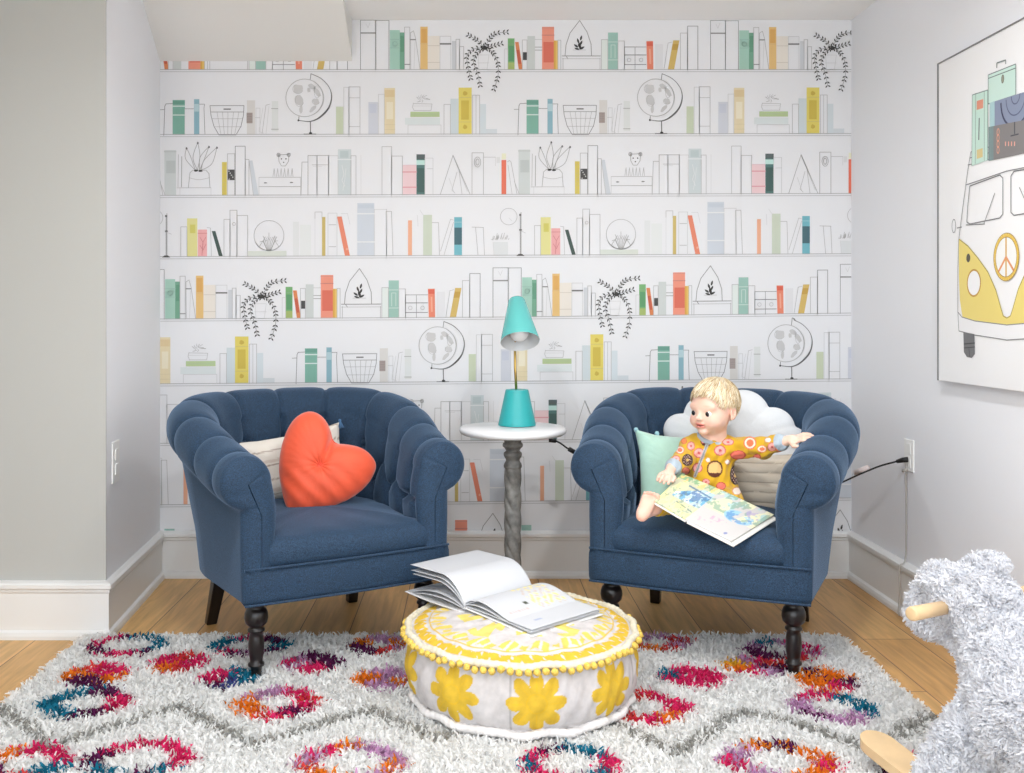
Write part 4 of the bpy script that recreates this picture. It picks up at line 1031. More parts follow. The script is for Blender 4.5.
# tyre
pp_(PXL([(963.5,332),(974.5,334),(975,354),(972,358),(967,357),(964,352)]), (112,112,114)); line(PXL([(964,344),(975,343)]), .004, (60,60,62)); line(PXL([(964,348),(975,347)]), .003, (60,60,62)); line(PXL([(969,348),(970,357)]),.003,(60,60,62))
def ring(px, py, ry_, rz_, w, col, fill=None, mirror=True, n=32):
    a, z = wp(px, py); pts = [(a+ry_*math.cos(2*PI*i/n), z+rz_*math.sin(2*PI*i/n)) for i in range(n+1)]
    if fill: pp_(pts[:-1], fill, mirror)
    line(pts, w, col, mirror)
ring(974,283,.040,.042,.006,(196,150,60),(240,240,242)); ring(968.5,258,.010,.012,.004,(60,60,62),(90,80,60))
# body outline, windows
line(PXL([(959,239),(958,268),(958,312)]), .003, GL)
line(PXL([(966,185),(1007,171)]), .003, GL); line(PXL([(966,185),(962,215),(959,239)]), .003, GL); line(PXL([(968,170),(966,185)]), .003, GL)
line(PXL([(970,186),(968,205),(967,222),(970,224),(1000,218),(1003,214),(1003,178),(1000,175),(970,186)]), .0035, (120,120,122))
line(PXL([(984,224),(989,210),(995,193)]), .003, GL); line(PXL([(966,225),(985,224)]), .003, GL, False)
a, z = wp(954, 226); ring(954,226,.012,.022,.003,GL); line(PXL([(957,228),(962,227)]), .003, GL)
# roof rack and suitcases
line(PXL([(968,170),(971,152),(1007,142)]), .003, GL); line(PXL([(968,165),(1007,155)]), .003, GL); line(PXL([(970,158),(1007,148)]), .0025, GL)
def arcs(px, py, ry_, rz_, w, col):
    a, z = wp(px, py); line([(a+ry_*math.cos(PI+PI*i/16), z+rz_*math.sin(PI+PI*i/16)) for i in range(17)], w, col, False)
def Q(x0, y0, x1, y1, x2, y2, x3, y3, col): pp_(PXL([(x0,y0),(x1,y1),(x2,y2),(x3,y3)]), col, False)
Q(972.5,95,988,90,988,160,972,166,(196,224,212)); line(PXL([(972.5,95),(988,90),(988,160)]), .003, (120,140,134), False); line(PXL([(972.5,95),(972,166)]), .003, (120,140,134), False)
line(PXL([(979.5,118),(979,140)]), .006, (96,110,106), False); line(PXL([(976,93),(975.5,164)]), .0025, (120,140,134), False); line(PXL([(984.5,91),(984.5,161)]), .0025, (120,140,134), False)
Q(977,101,983.5,99,983.5,108,977,110,(224,150,126)); Q(977,150,983,148,983,157,977,159,(214,196,140))
Q(988.5,75,1016,64,1016,95,988.5,104,(200,226,216)); line(PXL([(988.5,75),(1016,64),(1016,95),(988.5,104),(988.5,75)]), .003, (110,126,122), False); line(PXL([(988.5,78.5),(1016,68)]), .003, (110,126,122), False); line(PXL([(997,68),(997,63),(1006,60),(1006,64)]), .004, (120,130,128), False); ring(1003,79,.006,.012,.003,(90,90,80),(150,150,130),False)
Q(990,103,1050,84,1050,118,990,131,(134,144,168)); arcs(1016,97,.078,.085,.007,(52,58,88)); arcs(1016,96,.050,.056,.004,(84,92,120)); arcs(1016,95,.022,.026,.004,(84,92,120))
Q(990,103,995,101,995,130,990,131,(168,200,204)); Q(989,127,1050,115,1050,148,989,161,(128,124,124)); line(PXL([(1015,122),(1015,134)]), .005, (60,60,70), False); line(PXL([(1011,136),(1019,134)]), .004, (60,60,70), False)
for yy in (132,138,144,150): ring(998.5,yy,.006,.010,.003,(226,160,130),None,False)
for xx in (1006,1009,1012,1015): line(PXL([(xx,141.5),(xx,146)]), .005, (232,170,150), False)
Q(989,127,994,126,994,160,989,161,(120,140,140))
# peace badge
cz_ = 257; ring(1006.5,cz_,.062,.066,.012,(226,190,84),(238,238,236),False); a0_, z0_ = wp(1006.5, cz_)
line([(a0_,z0_+.062),(a0_,z0_-.062)], .008, (214,170,90), False); line([(a0_,z0_),(a0_+.042,z0_-.044)], .008, (224,150,96), False); line([(a0_,z0_),(a0_-.042,z0_-.044)], .008, (224,150,96), False)
ring(1006.5,cz_,.056,.060,.002,(150,120,60),None,False); ring(1006.5,cz_,.068,.072,.002,(150,120,60),None,False)
mb.build('print', m_print, pic)
# ------------------------------------------------------------------ toddler
HC = at(713.5, 407.5, 3.28); HR = Matrix.Rotation(math.radians(-52), 4, 'Z') @ Matrix.Rotation(math.radians(3), 4, 'X'); HR3 = HR.to_3x3()
def hw(x, y, z): return HC+HR3 @ Vector((x, y, z))
fb = Field((.50,2.90,.44),(1.15,3.46,.94), .0023)
def hell(c, r_, k=.008, op='add'): fb.ell(hw(*c), r_, HR3, k, op)
hell((0,.012,.02),(.071,.087,.077)); hell((0,-.018,-.028),(.060,.060,.062), .02)
for s_ in (-1, 1):
    hell((s_*.031,-.045,-.040),(.029,.028,.027), .014)
    hell((s_*.029,-.060,.010),(.022,.009,.009), .018)      # brow
    hell((s_*.029,-.080,-.013),(.0150,.0085,.0100), .005, 'sub')
hell((0,-.058,-.074),(.019,.017,.014), .012)
fb.cap(hw(0,-.070,-.004), hw(0,-.083,-.026), .0055, .0075, .006); hell((0,-.087,-.028),(.0078,.0075,.0065), .004)
for s_ in (-1, 1): hell((s_*.0075,-.081,-.031),(.0055,.0055,.0045), .003)
hell((0,-.076,-.0475),(.0190,.0065,.0042), .004); hell((0,-.0755,-.0575),(.0165,.0065,.0050), .004); hell((0,-.083,-.0525),(.0150,.0060,.0026), .0015, 'sub')
for s_ in (-1, 1):
    hell((s_*.0725,.012,-.014),(.0075,.0150,.0230), .004); hell((s_*.079,.010,-.012),(.005,.0085,.0145), .004, 'sub'); hell((s_*.072,.006,-.032),(.0055,.0075,.007), .004)
NK = Vector((.848,3.31,.705))
fb.cap(hw(0,.018,-.05), NK, .036, .040, .012)
# torso under the clothes
fb.cap((.846,3.32,.66), (.832,3.335,.535), .062, .072, .03)
SLf, ELf, WLf = Vector((.775,3.33,.672)), at(683,461,3.245), at(671.5,468,3.155)
SRt, ERt, WRt = Vector((.922,3.285,.672)), at(762,448,3.20), at(784,441.5,3.125)
for s_, e_, w_ in ((SLf, ELf, WLf), (SRt, ERt, WRt)): fb.cap(s_, e_, .028, .024, .02); fb.cap(e_, w_, .023, .0165, .012)
HIPL, KNL, ANL = Vector((.785,3.285,.515)), Vector((.705,3.155,.518)), Vector((.590,3.035,.512))
HIPR, KNR, ANR = Vector((.88,3.26,.51)), Vector((.862,3.13,.503)), Vector((.775,3.07,.490))
for h_, k_, a_ in ((HIPL, KNL, ANL), (HIPR, KNR, ANR)): fb.cap(h_, k_, .042, .034, .02); fb.cap(k_, a_, .031, .020, .015)
def finger(pts, r0, r1, k=.003):
    for i in range(len(pts)-1):
        a = r0+(r1-r0)*i/(len(pts)-1); b_ = r0+(r1-r0)*(i+1)/(len(pts)-1); fb.cap(pts[i], pts[i+1], a, b_, k)
# hand on the arm roll: palm flat, fingers pointing along the roll
PRt = at(793,439.5,3.105); fb.cap(WRt, PRt, .0165, .0165, .008)
fr_ = (at(815,434.5,3.07)-PRt).normalized(); sd = Vector((.35,-.94,-.10)); sd = (sd-fr_*sd.dot(fr_)).normalized(); upv = fr_.cross(sd).normalized(); 
if upv.z < 0: upv = -upv
K0 = PRt+fr_*.012
for i, (o_, ln) in enumerate(((.0175,.034),(.0060,.047),(-.0058,.050),(-.0170,.042))):
    b_ = K0+sd*o_*.92-upv*.002; d1 = (fr_+sd*(o_*6)).normalized()
    fb.cap(PRt+sd*o_*.55, b_, .0095, .0070, .005)
    finger([b_, b_+d1*ln*.5+upv*.003, b_+d1*ln*.8-upv*.001, b_+d1*ln-upv*.005], .0062, .0046, .002)
tb = PRt+sd*.014-fr_*.006
finger([tb, tb+sd*.016+fr_*.008-upv*.006, tb+sd*.022+fr_*.022-upv*.010], .0085, .0056, .005)
# hand holding the edge of the book
PLf = at(668.5,474,3.125); fb.cap(WLf, PLf, .0160, .0165, .008)
fl_ = (at(659,481,3.065)-PLf).normalized(); sl = Vector((-.72,.60,.15)); sl = (sl-fl_*sl.dot(fl_)).normalized(); ul = fl_.cross(sl).normalized()
if ul.z < 0: ul = -ul
for i, (o_, ln) in enumerate(((-.016,.036),(-.005,.041),(.006,.038),(.0165,.031))):
    b_ = PLf+fl_*.011+sl*o_*.95; d1 = (fl_+sl*(o_*9)).normalized()
    fb.cap(PLf+sl*o_*.55, b_, .0105, .0085, .006)
    finger([b_, b_+d1*ln*.45+ul*.002, b_+d1*ln*.78-ul*.005, b_+d1*ln*.95-ul*.014], .0072, .0050)
tb = PLf-sl*.012+fl_*.0
finger([tb, tb-sl*.014+fl_*.014-ul*.003, tb-sl*.016+fl_*.030-ul*.008], .0086, .0058, .005)
# bare foot with the sole towards the viewer
HL = Vector((.540,2.990,.500)); TO = Vector((.570,3.012,.552)); fu = (TO-HL).normalized(); acr = Vector((.93,-.30,.02)); acr = (acr-fu*acr.dot(fu)).normalized(); bk_ = fu.cross(acr).normalized()
if bk_.y < 0: bk_ = -bk_
fb.cap(ANL, HL+fu*.012+bk_*.018, .0195, .019, .012)
fb.cap(HL+bk_*.006, HL+fu*.03+bk_*.010, .0185, .0185, .010)
for o_ in (-.014, 0, .013): fb.cap(HL+fu*.012+bk_*.008+acr*o_*.5, TO-fu*.006+acr*o_+bk_*.008, .014, .0125, .008)
for i, (o_, r_, up) in enumerate(((.0205,.0088,.007),(.0085,.0064,.009),(-.0025,.0060,.008),(-.012,.0056,.005),(-.0205,.0052,.001))):
    q = TO+acr*o_+fu*up; finger([q-fu*.004+bk_*.006, q+fu*.004+bk_*.004, q+fu*.006-bk_*.002], r_, r_*.92, .002)
# other foot tucked under the book
fb.cap(ANR, ANR+Vector((-.05,-.035,-.006)), .019, .016, .01); fb.cap(ANR+Vector((-.05,-.035,-.006)), ANR+Vector((-.085,-.03,-.008)), .017, .013, .01)
bv, bf = fb.mesh()
def smooth(v, f, it, lam=.5):
    n = len(v)
    for _ in range(it):
        a = np.zeros_like(v); c = np.zeros(n)
        for k in range(4):
            np.add.at(a, f[:, k], v[f[:, (k+1) % 4]]+v[f[:, (k-1) % 4]]); np.add.at(c, f[:, k], 2)
        v = v+(a/c[:, None]-v)*lam
    return v
bv = smooth(bv, bf, 2, .45)
loc_ = (bv-np.array(HC)) @ np.array(HR3)
SK = np.array(lin((240,202,182))); cs = np.tile(SK, (len(bv), 1))
def mixc(m, c): 
    global cs
    cs = cs*(1-m[:, None])+np.array(lin(c))*m[:, None]
head = (bv[:, 2] > .715)
gs = lambda c, s: np.exp(-(((loc_-np.array(c))/np.array(s))**2).sum(1))
for s_ in (-1, 1): mixc(.45*gs((s_*.038,-.06,-.036), (.020,.03,.018)), (246,170,150)); mixc(.30*gs((s_*.074,.01,-.012),(.02,.02,.02)), (236,150,130)); mixc(.5*gs((s_*.029,-.08,.014),(.014,.02,.0028)), (206,168,128)); mixc(.35*gs((s_*.029,-.08,-.0045),(.014,.015,.0025)), (190,130,110)); mixc(.2*gs((s_*.029,-.08,-.024),(.014,.015,.004)), (226,160,150))
lip = np.clip(1.35*np.exp(-((loc_[:, 0]/.0180)**4))*np.exp(-(((loc_[:, 2]+.0525)/.0085)**4))*(loc_[:, 1] < -.06), 0, 1); mixc(lip*.8, (222,120,112))
gap = np.exp(-((loc_[:, 0]/.0145)**4))*np.exp(-(((loc_[:, 2]+.0525)/.0028)**2))*(loc_[:, 1] < -.06); mixc(gap, (104,30,32))
mixc(.4*gs((0,-.09,-.030),(.012,.014,.006)), (240,170,150))
df = np.linalg.norm(bv-np.array(HL+fu*.03), axis=1); mixc(.35*(df < .07), (244,176,156))
for p_ in (TO,): mixc(.5*np.exp(-(np.linalg.norm(bv-np.array(TO+fu*.004), axis=1)/.018)**2), (240,150,132))
tips = [PRt+fr_*.05, PLf+fl_*.045]
for p_ in tips: mixc(.3*np.exp(-(np.linalg.norm(bv-np.array(p_), axis=1)/.02)**2), (240,160,140))
m_skin = vmat('skin', .5, sss=.25)
PO = Vector((.83,3.32,.468))
per = thing('person', 'blond toddler in yellow donut print pyjamas reading in the right armchair', 'person', PO)
def rel(v): return v-np.array(PO)
link('body', np_mesh('body', rel(bv), bf, cs), m_skin, per)
# eyes
m_eye = vmat('eye', .08)
for s_ in (-1, 1):
    c0 = Vector((s_*.029,-.0628,-.0130)); gz = Vector((-.14 if s_ > 0 else -.10, -1, -.02)).normalized(); n1, n2 = 40, 24; vs = []; cc = []
    for i in range(n2+1):
        for j in range(n1):
            th = PI*i/n2; ph = 2*PI*j/n1; d = Vector((math.sin(th)*math.cos(ph), math.sin(th)*math.sin(ph), math.cos(th)))
            q = gz.to_track_quat('Z', 'Y') @ d; p = hw(*(c0+q*.0125))-PO; vs.append(tuple(p))
            cc.append(lin((14,12,14)) if th < .42 else lin((58,52,56)) if th < .86 else lin((236,232,228)))
    f_ = grid_faces(n2+1, n1, cv=True); link('eye', np_mesh('eye', np.array(vs), f_, np.array(cc)), m_eye, per)
# hair
m_hair = vmat('blond_hair', .45)
rh = np.random.default_rng(4); rr_h = (.0735,.0895,.0795); hc0 = np.array((0,.012,.02))
def hairline(az):   # az = 0 at the face, pi at the nape; polar angle from the crown
    a = abs((az+PI) % (2*PI)-PI)
    return float(np.interp(a, [0,.45,.85,1.15,1.45,1.8,2.3,PI], [1.12,1.08,1.20,1.58,1.48,1.75,2.15,2.25]))
def hp(az, po, rad=1.0):
    d = np.array((math.sin(po)*math.sin(az), -math.sin(po)*math.cos(az), math.cos(po)))
    cr = np.array((0, .28, 1)); # lean the crown backwards
    a = -.30*max(0, 1-po/1.2); y = d[1]*math.cos(a)-d[2]*math.sin(a); z = d[1]*math.sin(a)+d[2]*math.cos(a)
    return hc0+np.array((d[0]*rr_h[0], y*rr_h[1], z*rr_h[2]))*rad
vs = []; n1, n2 = 96, 30
for i in range(n2+1):
    for j in range(n1):
        az = 2*PI*j/n1; h = hairline(az)*(.985+.03*math.sin(az*17)); po = .01+h*i/n2
        vs.append(hp(az, po, 1.055-.060*(i/n2)**4+.006*math.sin(az*29+i*.3)))
V = np.array(vs) @ np.array(HR3).T+np.array(HC)-np.array(PO)
ch = np.tile(np.array(lin((224,200,156))), (len(V), 1))
hair = link('hair', np_mesh('hair', V, grid_faces(n2+1, n1, cv=True), ch), m_hair, per)
ns_, sg = 5200, 7; VV = []; CCs = []; FF = []
cols_h = [lin((240,228,200)), lin((228,208,170)), lin((208,182,138)), lin((184,154,112)), lin((246,238,218))]
for k in range(ns_):
    az = rh.uniform(-PI, PI); h = hairline(az); t0 = rh.random()**.8*.95; t1 = min(t0+rh.uniform(.22,.5), 1.04+rh.uniform(0,.16)); sw = rh.normal(0,.10)-.22*math.exp(-(az/1.2)**2); lift = rh.uniform(.0,.05)
    c_ = np.array(cols_h[rh.integers(0,5)]); wd = .0011; P_ = []
    for q in range(sg+1):
        t = t0+(t1-t0)*q/sg; P_.append(hp(az+sw*(q/sg), .02+h*t, 1.045+lift*.7*math.sin(PI*q/sg*.85)+.012*(1-q/sg)))
    P_ = np.array(P_); T_ = np.gradient(P_, axis=0); T_ /= np.linalg.norm(T_, axis=1, keepdims=True); Nn = (P_-hc0); Sd = np.cross(T_, Nn); Sd /= np.linalg.norm(Sd, axis=1, keepdims=True); th_ = rh.uniform(-1.0, 1.0); Nu = Nn/np.linalg.norm(Nn, axis=1, keepdims=True); Sd = Sd*math.cos(th_)+Nu*math.sin(th_)
    w = (wd*(1-.7*(np.arange(sg+1)/sg)**2))[:, None]; b0 = len(VV)*0+k*2*(sg+1)
    VV.append(np.stack([P_-Sd*w, P_+Sd*w], 1).reshape(-1, 3)); CCs.append(np.tile(c_, (2*(sg+1), 1)))
    FF.append([[b0+2*q, b0+2*q+1, b0+2*q+3, b0+2*q+2] for q in range(sg)])
V = np.concatenate(VV) @ np.array(HR3).T+np.array(HC)-np.array(PO)
st = link('strand_layer', np_mesh('strand_layer', V, np.concatenate(FF), np.concatenate(CCs)), m_hair, hair); tag(st, kind='stuff')
# pyjamas
fc = Field((.50,2.95,.45),(1.13,3.46,.76), .0026)
fc.cap((.846,3.322,.655), (.832,3.335,.54), .066, .078, .02); fc.ell((.846,3.318,.655),(.088,.058,.058), Matrix.Rotation(math.radians(-20), 3, 'Z'), .03); fc.ell((.836,3.30,.555),(.085,.085,.070), None, .03)
for s_, e_, w_ in ((SLf, ELf, WLf), (SRt, ERt, WRt)):
    fc.cap(s_, e_, .037, .034, .025); fc.cap(e_, e_+(w_-e_)*.86, .033, .0275, .012)
for h_, k_, a_ in ((HIPL, KNL, ANL), (HIPR, KNR, ANR)): fc.cap(h_, k_, .048, .040, .025); fc.cap(k_, k_+(a_-k_)*.82, .038, .030, .015)
hcut = NK+Vector((-.005,-.006,.018)); fc.cap(hcut, hcut+Vector((-.003,-.004,.06)), .037, .050, .006, 'sub')
cv_, cf_ = fc.mesh(); cv_ = smooth(cv_, cf_, 2, .5); nn_ = normals_of(cv_, cf_)
wv = .0026*np.sin(cv_[:, 0]*95+cv_[:, 2]*60)*np.sin(cv_[:, 2]*85-cv_[:, 0]*30)+.0016*np.sin(cv_[:, 0]*190-cv_[:, 2]*150+cv_[:, 1]*80)
for e_ in (ELf, ERt):
    d = np.linalg.norm(cv_-np.array(e_), axis=1); wv += .0035*np.sin(d*230)*np.exp(-(d/.05)**2)
cv_ = cv_+nn_*wv[:, None]
px_ = CX+cv_[:, 0]*F/cv_[:, 1]; py_ = CY+(EYE-cv_[:, 2])*F/cv_[:, 1]
pc = np.tile(np.array(lin((212,168,30))), (len(cv_), 1))
DN = [(706,440.5,5.5,6,'d'),(720,450.5,6,5.2,'p'),(738,455,8,4.6,'r'),(750,443,6.5,6.5,'c'),(687.5,460,5.5,6,'b'),(699,453,5.5,5,'p'),(691,446,4,4.5,'p'),(735.5,475,5.6,9.8,'b'),(714.8,469,8,8.6,'t'),(697.5,468,5,5,'p'),
      (728,442,6,3.4,'p'),(727.5,462,2.6,2.6,'w'),(721,486,5,4,'r'),(737,491,5,4,'w'),(706,482,4,3.4,'p'),(762,449,5,3.6,'c'),(772,447,4.6,4.6,'p'),(757,457,4,3,'r'),(779,449,3.5,4,'o'),(680,450,4.5,4,'c'),(676,459,4,3.6,'p'),(686,471,4,3.6,'r'),(712,498,6,3,'p'),(742,463,3,3,'o'),(768,440,3.5,2.6,'w'),(708,460,2.4,2.4,'w'),(724,494,3,3,'b'),(684,441,3,3,'o')]
PALD = {'p': ((246,176,170),(196,96,92)), 'r': ((236,120,104),(180,60,50)), 'b': ((74,36,24),(48,22,14)), 't': ((226,186,120),(90,44,24)), 'd': ((240,140,146),(84,34,26)), 'c': ((248,224,206),(232,110,74)), 'w': ((250,232,220),(200,140,110)), 'o': ((236,130,70),(190,90,40))}
for (dx, dy, rx, ry, t_) in DN:
    u = (px_-dx)/rx; v = (py_-dy)/ry; q = np.hypot(u, v); m = q < 1
    a, b_ = PALD[t_]
    pc[m & (q < .82)] = lin(a); pc[m & (q >= .82)] = lin(b_)
    if t_ in 'dt': pc[m & (v > .45)] = lin(b_)
    if t_ in 'bdp': pc[q < .26] = lin((236,200,120) if t_ == 'b' else (200,90,90))
    if t_ == 'b': pc[(q < .8) & (q > .36) & (np.sin(u*13)*np.sin(v*15) > .62)] = lin((250,220,210))
    if t_ == 'c': pc[(q < .55)] = lin((238,120,80))
# zip, collar and cuffs
zt, zb = np.array((708.5,441)), np.array((695,476))
t = np.clip(((px_-zt[0])*(zb[0]-zt[0])+(py_-zt[1])*(zb[1]-zt[1]))/((zb-zt)@(zb-zt)), 0, 1); d = np.hypot(px_-zt[0]-t*(zb[0]-zt[0]), py_-zt[1]-t*(zb[1]-zt[1]))
front = nn_[:, 1] < .1; pc[(d < 1.6) & front] = lin((176,180,184)); pc[(d < .5) & front] = lin((130,134,140))
for e_, w_ in ((ELf, WLf), (ERt, WRt)):
    ax = (w_-e_).normalized(); s = (cv_-np.array(e_)) @ np.array(ax); dd = np.linalg.norm(cv_-np.array(e_)-s[:, None]*np.array(ax), axis=1)
    pc[(s > (w_-e_).length*.80) & (dd < .045)] = lin((176,190,202))
m_pj = vmat('printed_cotton', .85, sheen=.2, bmp=.3, bscale=500)
pj = link('pyjamas', np_mesh('pyjamas', rel(cv_), cf_, pc), m_pj, per)
m_rib = mat('grey_ribbed_cotton', (172,186,198), .9, bmp=.5, bscale=300)
mb = MB(); cpts = []
for k in range(37):
    a = 2*PI*k/36; cpts.append(Vector((NK.x-.004+.047*math.cos(a), NK.y-.004+.042*math.sin(a), NK.z-.004+.014*math.sin(a)-.006*math.cos(a)))-PO)
mb.tube(cpts, .0085, 8, cap=False); mb.build('collar', m_rib, pj, True)
for e_, w_ in ((ELf, WLf), (ERt, WRt)):
    d = (w_-e_); a = e_+d*.80-PO; b_ = w_+d*.04-PO; mb = MB(); mb.tube([a, a+(b_-a)*.3, a+(b_-a)*.8, b_, b_-(b_-a)*.06], [.0285,.0275,.0235,.0225,.019], 20, cap=False); mb.build('cuff', m_rib, pj, True)

# ------------------------------------------------------------------ board book on the toddler's lap
A_, B_, C_, D_ = at(655,501,2.99), at(682,473.5,3.165), at(774,514.5,3.045), at(731.5,541,2.875)
S1_, S2_ = at(685,519,2.955), at(722,490,3.115)
m_bp = vmat('board_book_page', .35)
m_bc = mat('board_book_edge', (232,230,224), .5)
bo_ = Vector(((A_+C_)/2)); bo_.z = .45
bb = thing('board_book', 'open board book with pale blue and yellow watercolour pages on the toddler\'s lap', 'book', bo_)
rbk = np.random.default_rng(11)
def nz2(u, v, s, sd_):
    tot = 0; amp = 1; q = s*.42
    for o_ in range(3):
        g_ = np.random.default_rng(int(sd_*10+o_)).uniform(-1, 1, (64, 64)); x = u*q+3*sd_; y = v*q*.8+sd_; i = np.floor(x).astype(int); j = np.floor(y).astype(int)
        fx = x-i; fy = y-j; fx = fx*fx*(3-2*fx); fy = fy*fy*(3-2*fy); i %= 63; j %= 63
        tot = tot+amp*(g_[i, j]*(1-fx)*(1-fy)+g_[i+1, j]*fx*(1-fy)+g_[i, j+1]*(1-fx)*fy+g_[i+1, j+1]*fx*fy); amp *= .6; q *= 2.1
    return tot*1.1
def board(name, q, dz, th, colf, m):
    a, b_, c_, d_ = q; n_ = 110; u = np.linspace(0, 1, n_); U, Vv = np.meshgrid(u, u, indexing='ij'); g = lambda i: ((1-U)*(1-Vv)*a[i]+U*(1-Vv)*d_[i]+U*Vv*c_[i]+(1-U)*Vv*b_[i])
    P_ = np.stack([g(0), g(1), g(2)+dz], -1).reshape(-1, 3)-np.array(bo_)
    col = colf(U.ravel(), Vv.ravel()) if colf else np.tile(np.array(lin((236,234,228))), (n_*n_, 1))
    o = link(name, np_mesh(name, P_, grid_faces(n_, n_), col), m, bb, smooth=False); s_ = o.modifiers.new('s', 'SOLIDIFY'); s_.thickness = th; s_.offset = -1 
    return o
def artL(u, v):   # u: left->spine, v: near->far
    C = np.tile(np.array(lin((204,206,178))), (len(u), 1))
    def put(m, c, a=1.0): C[m] = C[m]*(1-a)+np.array(lin(c))*a
    put(nz2(u, v, 9, 1) > .25, (222,230,180), .7); put(nz2(u, v, 14, 2) > .45, (240,228,150), .6)
    put((v > .86) & (nz2(u, v, 22, 5) > -.2), (120,176,130), .8); put((v > .8) & (nz2(u, v, 16, 9) > .4), (240,206,130), .8)
    m = (u > .22) & (v > .34) & (v < .34+.42*np.clip((u-.1)*1.6, 0, 1)+.06) ; put(m, (186,216,232), .85); put(m & (nz2(u, v, 20, 3) > .1), (98,170,208), .85); put(m & (nz2(u, v, 26, 7) > .35), (232,236,240), .8); put(m & (nz2(u, v, 24, 4) < -.45), (78,120,170), .8)
    put((np.abs(v-.80+.10*u) < .022) & (u > .35), (50,110,150), .8)
    put((nz2(u, v, 40, 6) > .62) & (v < .6), (120,150,130), .6); put((np.abs(v-.30+.1*u) < .014) & (nz2(u, v, 30, 2) > -.1), (70,120,120), .7)
    return C
def artR(u, v):
    C = np.tile(np.array(lin((206,204,202))), (len(u), 1))
    def put(m, c, a=1.0): C[m] = C[m]*(1-a)+np.array(lin(c))*a
    put((v > .45) & (nz2(u, v, 9, 1) > .0), (238,236,190), .7); put((v > .62) & (nz2(u, v, 15, 4) > .25), (176,212,214), .8); put((v > .5) & (nz2(u, v, 24, 3) > .5), (130,170,150), .7)
    d = np.hypot((u-.66)/.27, (v-.56)/.16); put((d < 1) & (nz2(u, v, 16, 8) > -.4), (150,202,226), .85); put((d < .9) & (nz2(u, v, 26, 5) > .3), (98,150,200), .8)
    d = np.hypot((u-.82)/.16, (v-.78)/.12); put((d < 1) & (nz2(u, v, 20, 5) > -.1), (176,160,206), .7)
    put((np.abs(v-.30) < .05) & (u > .25) & (u < .6) & (nz2(u, v, 50, 2) > .3), (206,150,190), .6); put((np.abs(v-.16) < .05) & (u > .1) & (u < .45) & (nz2(u, v, 50, 3) > .35), (220,170,190), .6)
    put((np.hypot(u-.78, v-.10) < .03), (90,110,180), .7)
    return C
board('page', (A_, B_, S2_, S1_), 0, .0035, artL, m_bp); board('page', (S1_, S2_, C_, D_), 0, .0035, artR, m_bp)
E1 = at(686,523,2.950); 
board('cover', (A_+Vector((-.003,-.003,0)), B_, S2_, S1_+Vector((0,-.004,0))), -.0075, .003, None, m_bc)
board('cover', (S1_+Vector((.004,-.006,0)), S2_, C_+Vector((.012,-.002,-.003)), D_+Vector((.004,-.010,-.004))), -.0095, .0035, None, m_bc)
board('page_block', (S1_+Vector((.004,-.003,0)), S2_, C_+Vector((-.002,0,0)), D_+Vector((-.002,0.002,0))), -.0045, .0035, None, m_bc)

# ------------------------------------------------------------------ plush rocking lamb
m_wool = vmat('white_plush', .95, trans=.4); m_ply = mat('pale_beech', (214,184,142), .45, noise=12, var=.10)
LO = Vector((1.235,2.05,0)); lf = Vector((-.35,.94,0)).normalized(); lr = Vector((lf.y, -lf.x, 0))
lamb = thing('rocking_lamb', 'white curly plush rocking lamb with wooden handle pegs at the lower right on the rug', 'rocking toy', LO)
fl2 = Field((.86,1.80,.05),(1.64,2.62,.66), .009)
LM3 = Matrix((( lr.x, lf.x, 0),(lr.y, lf.y, 0),(0,0,1)))
hd = Vector((1.205,2.27,.442))
fl2.ell(hd, (.100,.095,.092), LM3, .03); fl2.ell(hd+lf*.085-lr*.022+Vector((0,0,-.040)), (.066,.066,.070), LM3, .02); fl2.ell(hd+lf*.05-lr*.06+Vector((0,0,.045)),(.042,.042,.038), LM3, .02)
fl2.cap(hd+Vector((.02,-.03,-.05)), LO+Vector((0,0,.27)), .085, .125, .04); fl2.ell(LO+Vector((.03,-.02,.24)), (.140,.215,.135), LM3, .04)
for a, b_ in ((.15,-.125),(.15,.125),(-.17,-.125),(-.17,.125)): fl2.cap(LO+lf*a*.8+lr*b_*.6+Vector((0,0,.17)), LO+lf*a+lr*b_*1.0+Vector((0,0,.085)), .070, .052, .03)
lv, lfc = fl2.mesh(); lv = smooth(lv, lfc, 2); ln_ = normals_of(lv, lfc)
bm_ = .007*np.sin(lv[:, 0]*70+2*np.sin(lv[:, 2]*40))*np.sin(lv[:, 2]*75+2*np.sin(lv[:, 1]*50))
lv = lv+ln_*bm_[:, None]
link('body', np_mesh('body', lv-np.array(LO), lfc, np.tile(np.array(lin((214,215,219))), (len(lv), 1))), m_wool, lamb)
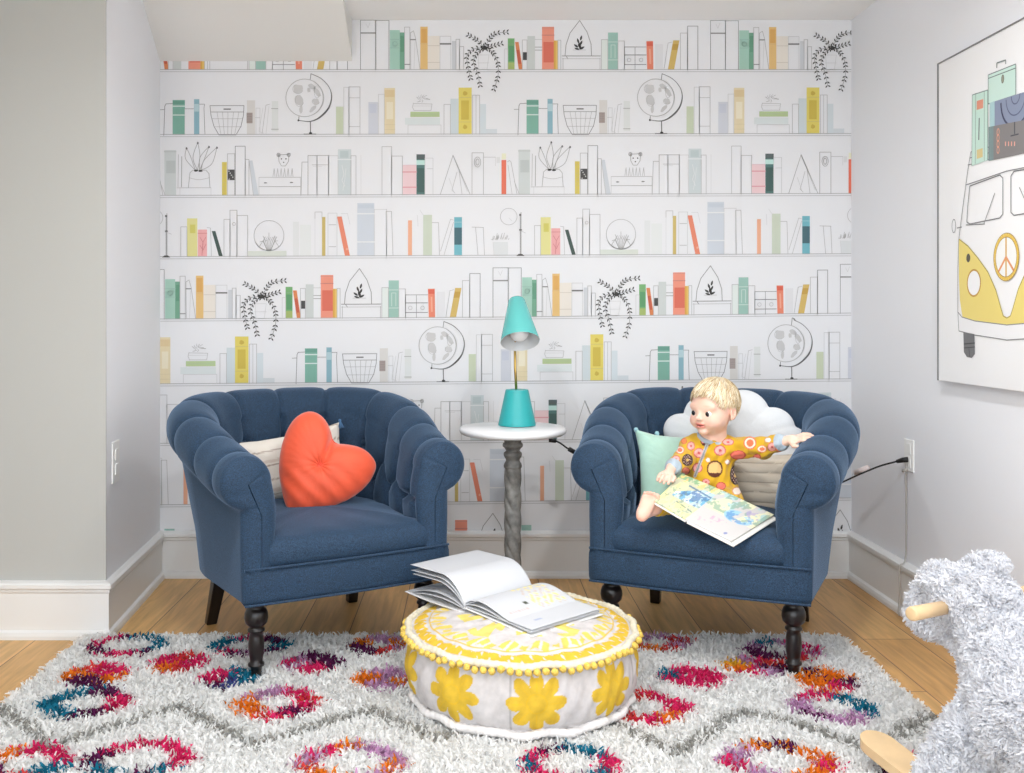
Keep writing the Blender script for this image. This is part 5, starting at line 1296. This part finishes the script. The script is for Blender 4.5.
def wool(v, f, n_, par, ln_len=(.006,.011), nm='wool', col=(240,241,245), seed=3):
    r = np.random.default_rng(seed); a = v[f[:, 0]]; b_ = v[f[:, 1]]; c = v[f[:, 2]]; d = v[f[:, 3]]
    ar = np.linalg.norm(np.cross(c-a, d-b_), axis=1); k = r.choice(len(f), n_, p=ar/ar.sum()); s, t = r.random((2, n_, 1))
    P_ = (a[k]*(1-s)+b_[k]*s)*(1-t)+(d[k]*(1-s)+c[k]*s)*t; nn = normals_of(v, f)[f[k, 0]]
    cl = np.stack([np.sin(P_[:, 1]*90+P_[:, 2]*60), np.sin(P_[:, 2]*100+P_[:, 0]*50), np.sin(P_[:, 0]*95+P_[:, 1]*40)], -1)
    nn = nn+cl*.55; nn /= np.linalg.norm(nn, axis=1, keepdims=True)
    C = np.tile(np.array(lin(col)), (n_, 1))*r.uniform(.9, 1.0, (n_, 1))
    V, Fc, C = strands(P_, nn, r.uniform(*ln_len, n_), .0068, C, bend=2.2, segs=4, seed=seed, comb=np.roll(cl, 1, axis=1), combw=.5)
    o = link(nm, np_mesh(nm, V-np.array(LO), Fc, C), m_wool, par); tag(o, kind='stuff'); return o
wool(lv, lfc, 85000, lamb)
# ear tuft
fe = Field((1.0,2.0,.44),(1.5,2.5,.70), .007); ec = at(990,565,2.27); fe.ell(ec, (.048,.034,.026), LM3, .01); fe.cap(ec, hd+Vector((.02,0,.07)), .024, .03, .01)
ev, ef = fe.mesh(); ea = link('ear', np_mesh('ear', ev-np.array(LO), ef, np.tile(np.array(lin((240,241,246))), (len(ev), 1))), m_wool, lamb); wool(ev, ef, 5000, ea, seed=8)
# handle pegs
pa, pb = at(911,614,2.16), at(1026,592,2.43)
dn = (pb-pa).normalized()
for p, q in ((pa, hd-lr*.07+Vector((0,0,.0))), (pb+dn*.02, hd+lr*.07)):
    d = (p-q).normalized(); q = p-d*.16; mb = MB(); mb.tube([q-LO, p-d*.006-LO, p-d*.001-LO, p-LO], [.0155,.0165,.0150,.011], 20); mb.build('handle_peg', m_ply, lamb, True)
# rockers: bent boards with rounded ends
for s_ in (-1, 1):
    mb = MB(); vs = []; n_ = 70; hwid = .044
    for i in range(n_+1):
        q_ = -math.cos(PI*i/n_); t = .005+.375*q_; z = .034+.27*t*t; e = min(1, .375*(1-abs(q_))/hwid); w = hwid*math.sqrt(max(.003, 1-(1-e)**2))
        for dx, dz in ((-w,0),(w,0),(w,.024),(-w,.024)):
            p = lf*t+lr*(s_*.125+dx); vs.append((p.x, p.y, z+dz))
    fs = [(i*4+j, i*4+(j+1)%4, (i+1)*4+(j+1)%4, (i+1)*4+j) for i in range(n_) for j in range(4)]+[(0,1,2,3),(n_*4+3,n_*4+2,n_*4+1,n_*4)]
    mb.add(vs, fs); mb.build('rocker', m_ply, lamb, bevel=.004)
for t in (-.18,.17):
    mb = MB(); a = lf*t-lr*.15+Vector((0,0,.07)); b_ = lf*t+lr*.15+Vector((0,0,.07)); mb.tube([a, b_], .014, 14); mb.build('crossbar', m_ply, lamb, True)
